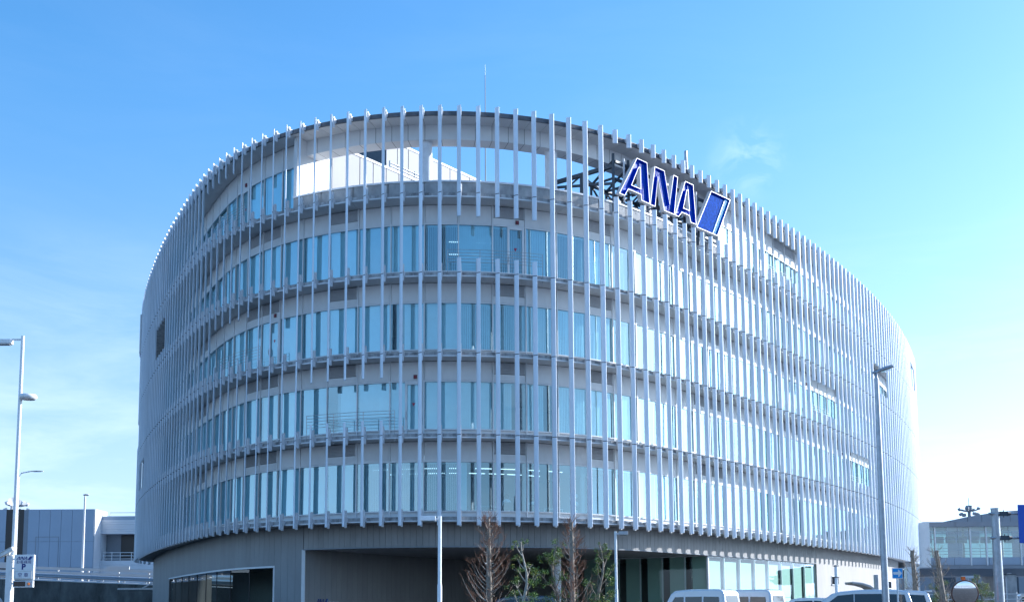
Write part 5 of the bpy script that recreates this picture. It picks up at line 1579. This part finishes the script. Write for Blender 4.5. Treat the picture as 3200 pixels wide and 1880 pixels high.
# buildings behind the bridge
cr_ = thing('curved_roof_hall', 'low hall with a broad grey curved metal roof behind the bridge', 'building', (60, 200, 0))
prof = [(8, 0), (8, 14.5), (14, 15.6), (20, 16.8), (25, 17.6), (30, 17.95), (44, 17.5), (80, 15.5), (80, 0)]
mb = MB(); mb.prism([(a, 0.2, b) for a, b in prof], (0, 40, 0)); mb.build('wall', 'far_grey', cr_)
rp = prof[1:-1]
for i in range(len(rp) - 1):
    for q in range(2):
        a = (rp[i][0] + (rp[i + 1][0] - rp[i][0]) * q / 2, rp[i][1] + (rp[i + 1][1] - rp[i][1]) * q / 2)
        b = (rp[i][0] + (rp[i + 1][0] - rp[i][0]) * (q + 1) / 2 - 0.06, rp[i][1] + (rp[i + 1][1] - rp[i][1]) * (q + 1) / 2)
        mb = MB(); mb.prism([(a[0], -0.3, a[1] - 1.9), (b[0], -0.3, b[1] - 1.9), (b[0], -0.3, b[1] + 0.12), (a[0], -0.3, a[1] + 0.12)], (0, 0.4, 0)); mb.build('roof_panel', 'roof_metal', cr_)
lo = thing('low_dark_building', 'long low building with dark panels seen under the bridge', 'building', (62, 165, 0))
mb = MB(); mb.box(-10, 60, 0.1, 20, 0, 7); mb.build('wall', 'far_grey', lo)
for k in range(22):
    mb = MB(); mb.box(-10 + k * 3, -7.08 + k * 3, 0, 0.08, 2.3, 6.6); mb.build('wall_panel', 'far_grey' if k % 3 else 'steel_dark', lo)
for k in range(10):
    mb = MB(); mb.box(-9 + k * 6, -4 + k * 6, -0.02, 0.0, 0.2, 2.1); mb.build('opening', 'far_dark', lo)
mb = MB(); mb.box(-10, 60, -0.4, 0.1, 6.6, 7.0); mb.build('fascia', 'far_white', lo)
fe = thing('white_fence', 'white pipe fence running behind the car park', 'fence', (30, 100, 0))
for z in (1.3, 1.75, 2.2):
    mb = MB(); mb.tube([(-8, 0, z), (26, 0, z)], 0.045, 6); mb.build('rail', 'far_white', fe)
for k in range(18):
    mb = MB(); mb.tube([(-8 + k * 2, 0, 0), (-8 + k * 2, 0, 2.4)], 0.05, 6); mb.build('post', 'far_white', fe)
for k, (x, y, h) in enumerate(((23.5, 68, 3.0), (25.2, 69, 2.95))):
    bo = thing('steel_post', ['grey steel post nearer the bare tree behind the cars', 'grey steel post farther from the bare tree behind the cars'][k], 'post', (x - 1.9, y, 0), group='steel posts behind the cars')
    mb = MB(); mb.box(-0.11, 0.11, -0.08, 0.08, 0, h); mb.build('post', 'steel_galv', bo)
    mb = MB(); mb.box(-0.2, 0.2, -0.2, 0.2, 0, 0.05); mb.build('base', 'steel_galv', bo)
ft = thing('twin_head_lamp', 'white T-shaped lamp standing in front of the olive-green conifer', 'street lamp', (27.85, 70, 0))
mb = MB(); mb.tube([(0, 0, 0), (0, 0, 2.9)], 0.06, 8); mb.build('post', 'far_white', ft)
mb = MB(); mb.box(-0.34, 0.34, -0.1, 0.1, 2.82, 2.97); mb.build('lamp_head', 'far_white', ft)
car('white van parked beyond the bridge pier', 56.2, 125, R(178), 'kei_van', z=0.6)

pk = thing('parking_deck', 'long white open-sided parking deck across the road, seen only as a reflection', 'building', (10, -42, 0))
for k in range(4):
    mb = MB(); mb.box(-60, 60, -14, 0, k * 3.1 - 0.15 + (0.16 if k == 0 else 0), k * 3.1 + 0.12 + (0.16 if k == 0 else 0)); mb.build('deck', 'far_grey', pk)
    for q in range(12):
        mb = MB(); mb.box(-60 + q * 10, -50.1 + q * 10, 0.0, 0.15, k * 3.1 + 0.2, k * 3.1 + 1.3); mb.build('parapet', 'far_white', pk)
for q in range(13):
    mb = MB(); mb.box(-60.2 + q * 10, -59.8 + q * 10, -0.5, -0.1, 0, 10.4); mb.build('column', 'far_white', pk)

# ------------------------------------------------------------------ people and furniture behind the first-floor glass
FZ = LZ[0] + 0.23
def at_room(t, ins):
    p = PT(t, WI + ins); tg = TG(t)
    return p, math.atan2(tg.y, tg.x)
def person(label, t, ins, face, shirt='shirt'):
    p, a_ = at_room(t, ins)
    o = thing('person', label, 'person', (p.x, p.y, FZ), a_ + face)
    # seated figure facing +Y: hips at 0.47 m
    V_ = [(0, 0, 0.50), (0, -0.02, 0.70), (0, -0.01, 0.92), (0, 0.0, 1.04), (0, 0.03, 1.12), (0, 0.05, 1.24),
          (0.18, 0, 0.98), (0.23, 0.08, 0.76), (0.16, 0.32, 0.74), (0.12, 0.38, 0.74), (-0.18, 0, 0.98), (-0.23, 0.08, 0.76), (-0.16, 0.32, 0.74), (-0.12, 0.38, 0.74),
          (0.10, 0.10, 0.48), (0.12, 0.44, 0.48), (0.12, 0.44, 0.10), (0.12, 0.56, 0.05), (-0.10, 0.10, 0.48), (-0.12, 0.44, 0.48), (-0.12, 0.44, 0.10), (-0.12, 0.56, 0.05)]
    E_ = [(0, 1), (1, 2), (2, 3), (3, 4), (4, 5), (3, 6), (6, 7), (7, 8), (8, 9), (3, 10), (10, 11), (11, 12), (12, 13), (0, 14), (14, 15), (15, 16), (16, 17), (0, 18), (18, 19), (19, 20), (20, 21)]
    rad = [0.17, 0.15, 0.17, 0.09, 0.055, 0.095, 0.075, 0.05, 0.036, 0.034, 0.075, 0.05, 0.036, 0.034, 0.10, 0.075, 0.05, 0.045, 0.10, 0.075, 0.05, 0.045]
    me = bpy.data.meshes.new('body'); me.from_pydata(V_, E_, [])
    me.materials.append(M[shirt])
    b_ = obj('body', me, o)
    md = b_.modifiers.new('skin', 'SKIN'); me.skin_vertices[0].data[0].use_root = True
    for i, r0 in enumerate(rad): me.skin_vertices[0].data[i].radius = (r0, r0)
    md.use_smooth_shade = True
    ss_ = b_.modifiers.new('sub', 'SUBSURF'); ss_.levels = 1; ss_.render_levels = 1
    mb = MB(); n = 12
    vs_ = []
    for zz, r0 in ((1.12, 0.07), (1.18, 0.105), (1.27, 0.118), (1.35, 0.09), (1.385, 0.03)):
        vs_ += [(r0 * math.cos(2 * math.pi * k / n), 0.035 + r0 * math.sin(2 * math.pi * k / n) * 1.1 - 0.02, zz) for k in range(n)]
    mb.add(vs_, [(i * n + k, i * n + (k + 1) % n, (i + 1) * n + (k + 1) % n, (i + 1) * n + k) for i in range(4) for k in range(n)], 0, True)
    mb.add(vs_[-n:], [tuple(range(n))]); mb.build('hair', 'hair', o)
    return o
def chair(label, t, ins, face):
    p, a_ = at_room(t, ins)
    o = thing('office_chair', label, 'chair', (p.x, p.y, FZ), a_ + face, 'office chairs behind the glass')
    mb = MB(); mb.box(-0.23, 0.23, -0.22, 0.24, 0.38, 0.45); bevel(mb.build('seat', 'chair_grey', o), 0.02)
    mb = MB(); mb.box(-0.22, 0.22, -0.29, -0.24, 0.5, 0.92); bevel(mb.build('backrest', 'chair_grey', o), 0.02)
    for sx in (-0.19, 0.19):
        for sy in (-0.2, 0.2):
            mb = MB(); mb.tube([(sx, sy, 0), (sx, sy, 0.40)], 0.016, 6); mb.build('leg', 'steel_galv', o)
def desk(label, t, ins):
    p, a_ = at_room(t, ins)
    o = thing('desk', label, 'desk', (p.x, p.y, FZ), a_, 'desks behind the glass')
    mb = MB(); mb.box(-0.6, 0.6, -0.3, 0.3, 0.69, 0.72); mb.build('top', 'paper', o)
    for sx in (-0.56, 0.56):
        for sy in (-0.26, 0.26):
            mb = MB(); mb.box(sx - 0.02, sx + 0.02, sy - 0.02, sy + 0.02, 0, 0.69); mb.build('leg', 'paper', o)
person('seated person in a white shirt seen from behind through the first-floor glass', 4.1, 1.0, 0.0)
chair('grey chair under the person in the white shirt', 4.1, 1.0, 0.0)
person('seated person in dark clothes facing sideways behind the first-floor glass', 1.2, 1.6, R(-80), 'trousers')
chair('grey chair under the person in dark clothes', 1.2, 1.6, R(-80))
person('second seated person in a white shirt farther along the first-floor glass', 6.3, 1.9, R(-20))
chair('grey chair under the second person in a white shirt', 6.3, 1.9, R(-20))
desk('white desk between the seated people, nearer the dark-clothed one', 2.8, 1.5)
desk('white desk farther along behind the first-floor glass', 7.6, 1.8)
p, a_ = at_room(8.55, 0.75)
gl = thing('globe_stand', 'stand of white paper globes behind the first-floor glass', 'lamp', (p.x, p.y, FZ), a_)
mb = MB(); mb.tube([(0, 0, 0), (0, 0, 1.6)], 0.02, 6); mb.build('pole', 'steel_galv', gl)
for k, (dx, z) in enumerate(((0.12, 0.5), (-0.1, 0.85), (0.14, 0.95), (-0.12, 1.25), (0.12, 1.38))):
    mb = MB(); n = 14; vs_ = []
    for i in range(9):
        ph = math.pi * i / 8; vs_ += [(dx + 0.13 * math.sin(ph) * math.cos(2 * math.pi * q / n), 0.13 * math.sin(ph) * math.sin(2 * math.pi * q / n), z + 0.13 * math.cos(ph)) for q in range(n)]
    mb.add(vs_, [(i * n + q, (i + 1) * n + q, (i + 1) * n + (q + 1) % n, i * n + (q + 1) % n) for i in range(8) for q in range(n)], 0, True)
    mb.build('globe', 'paper', gl)
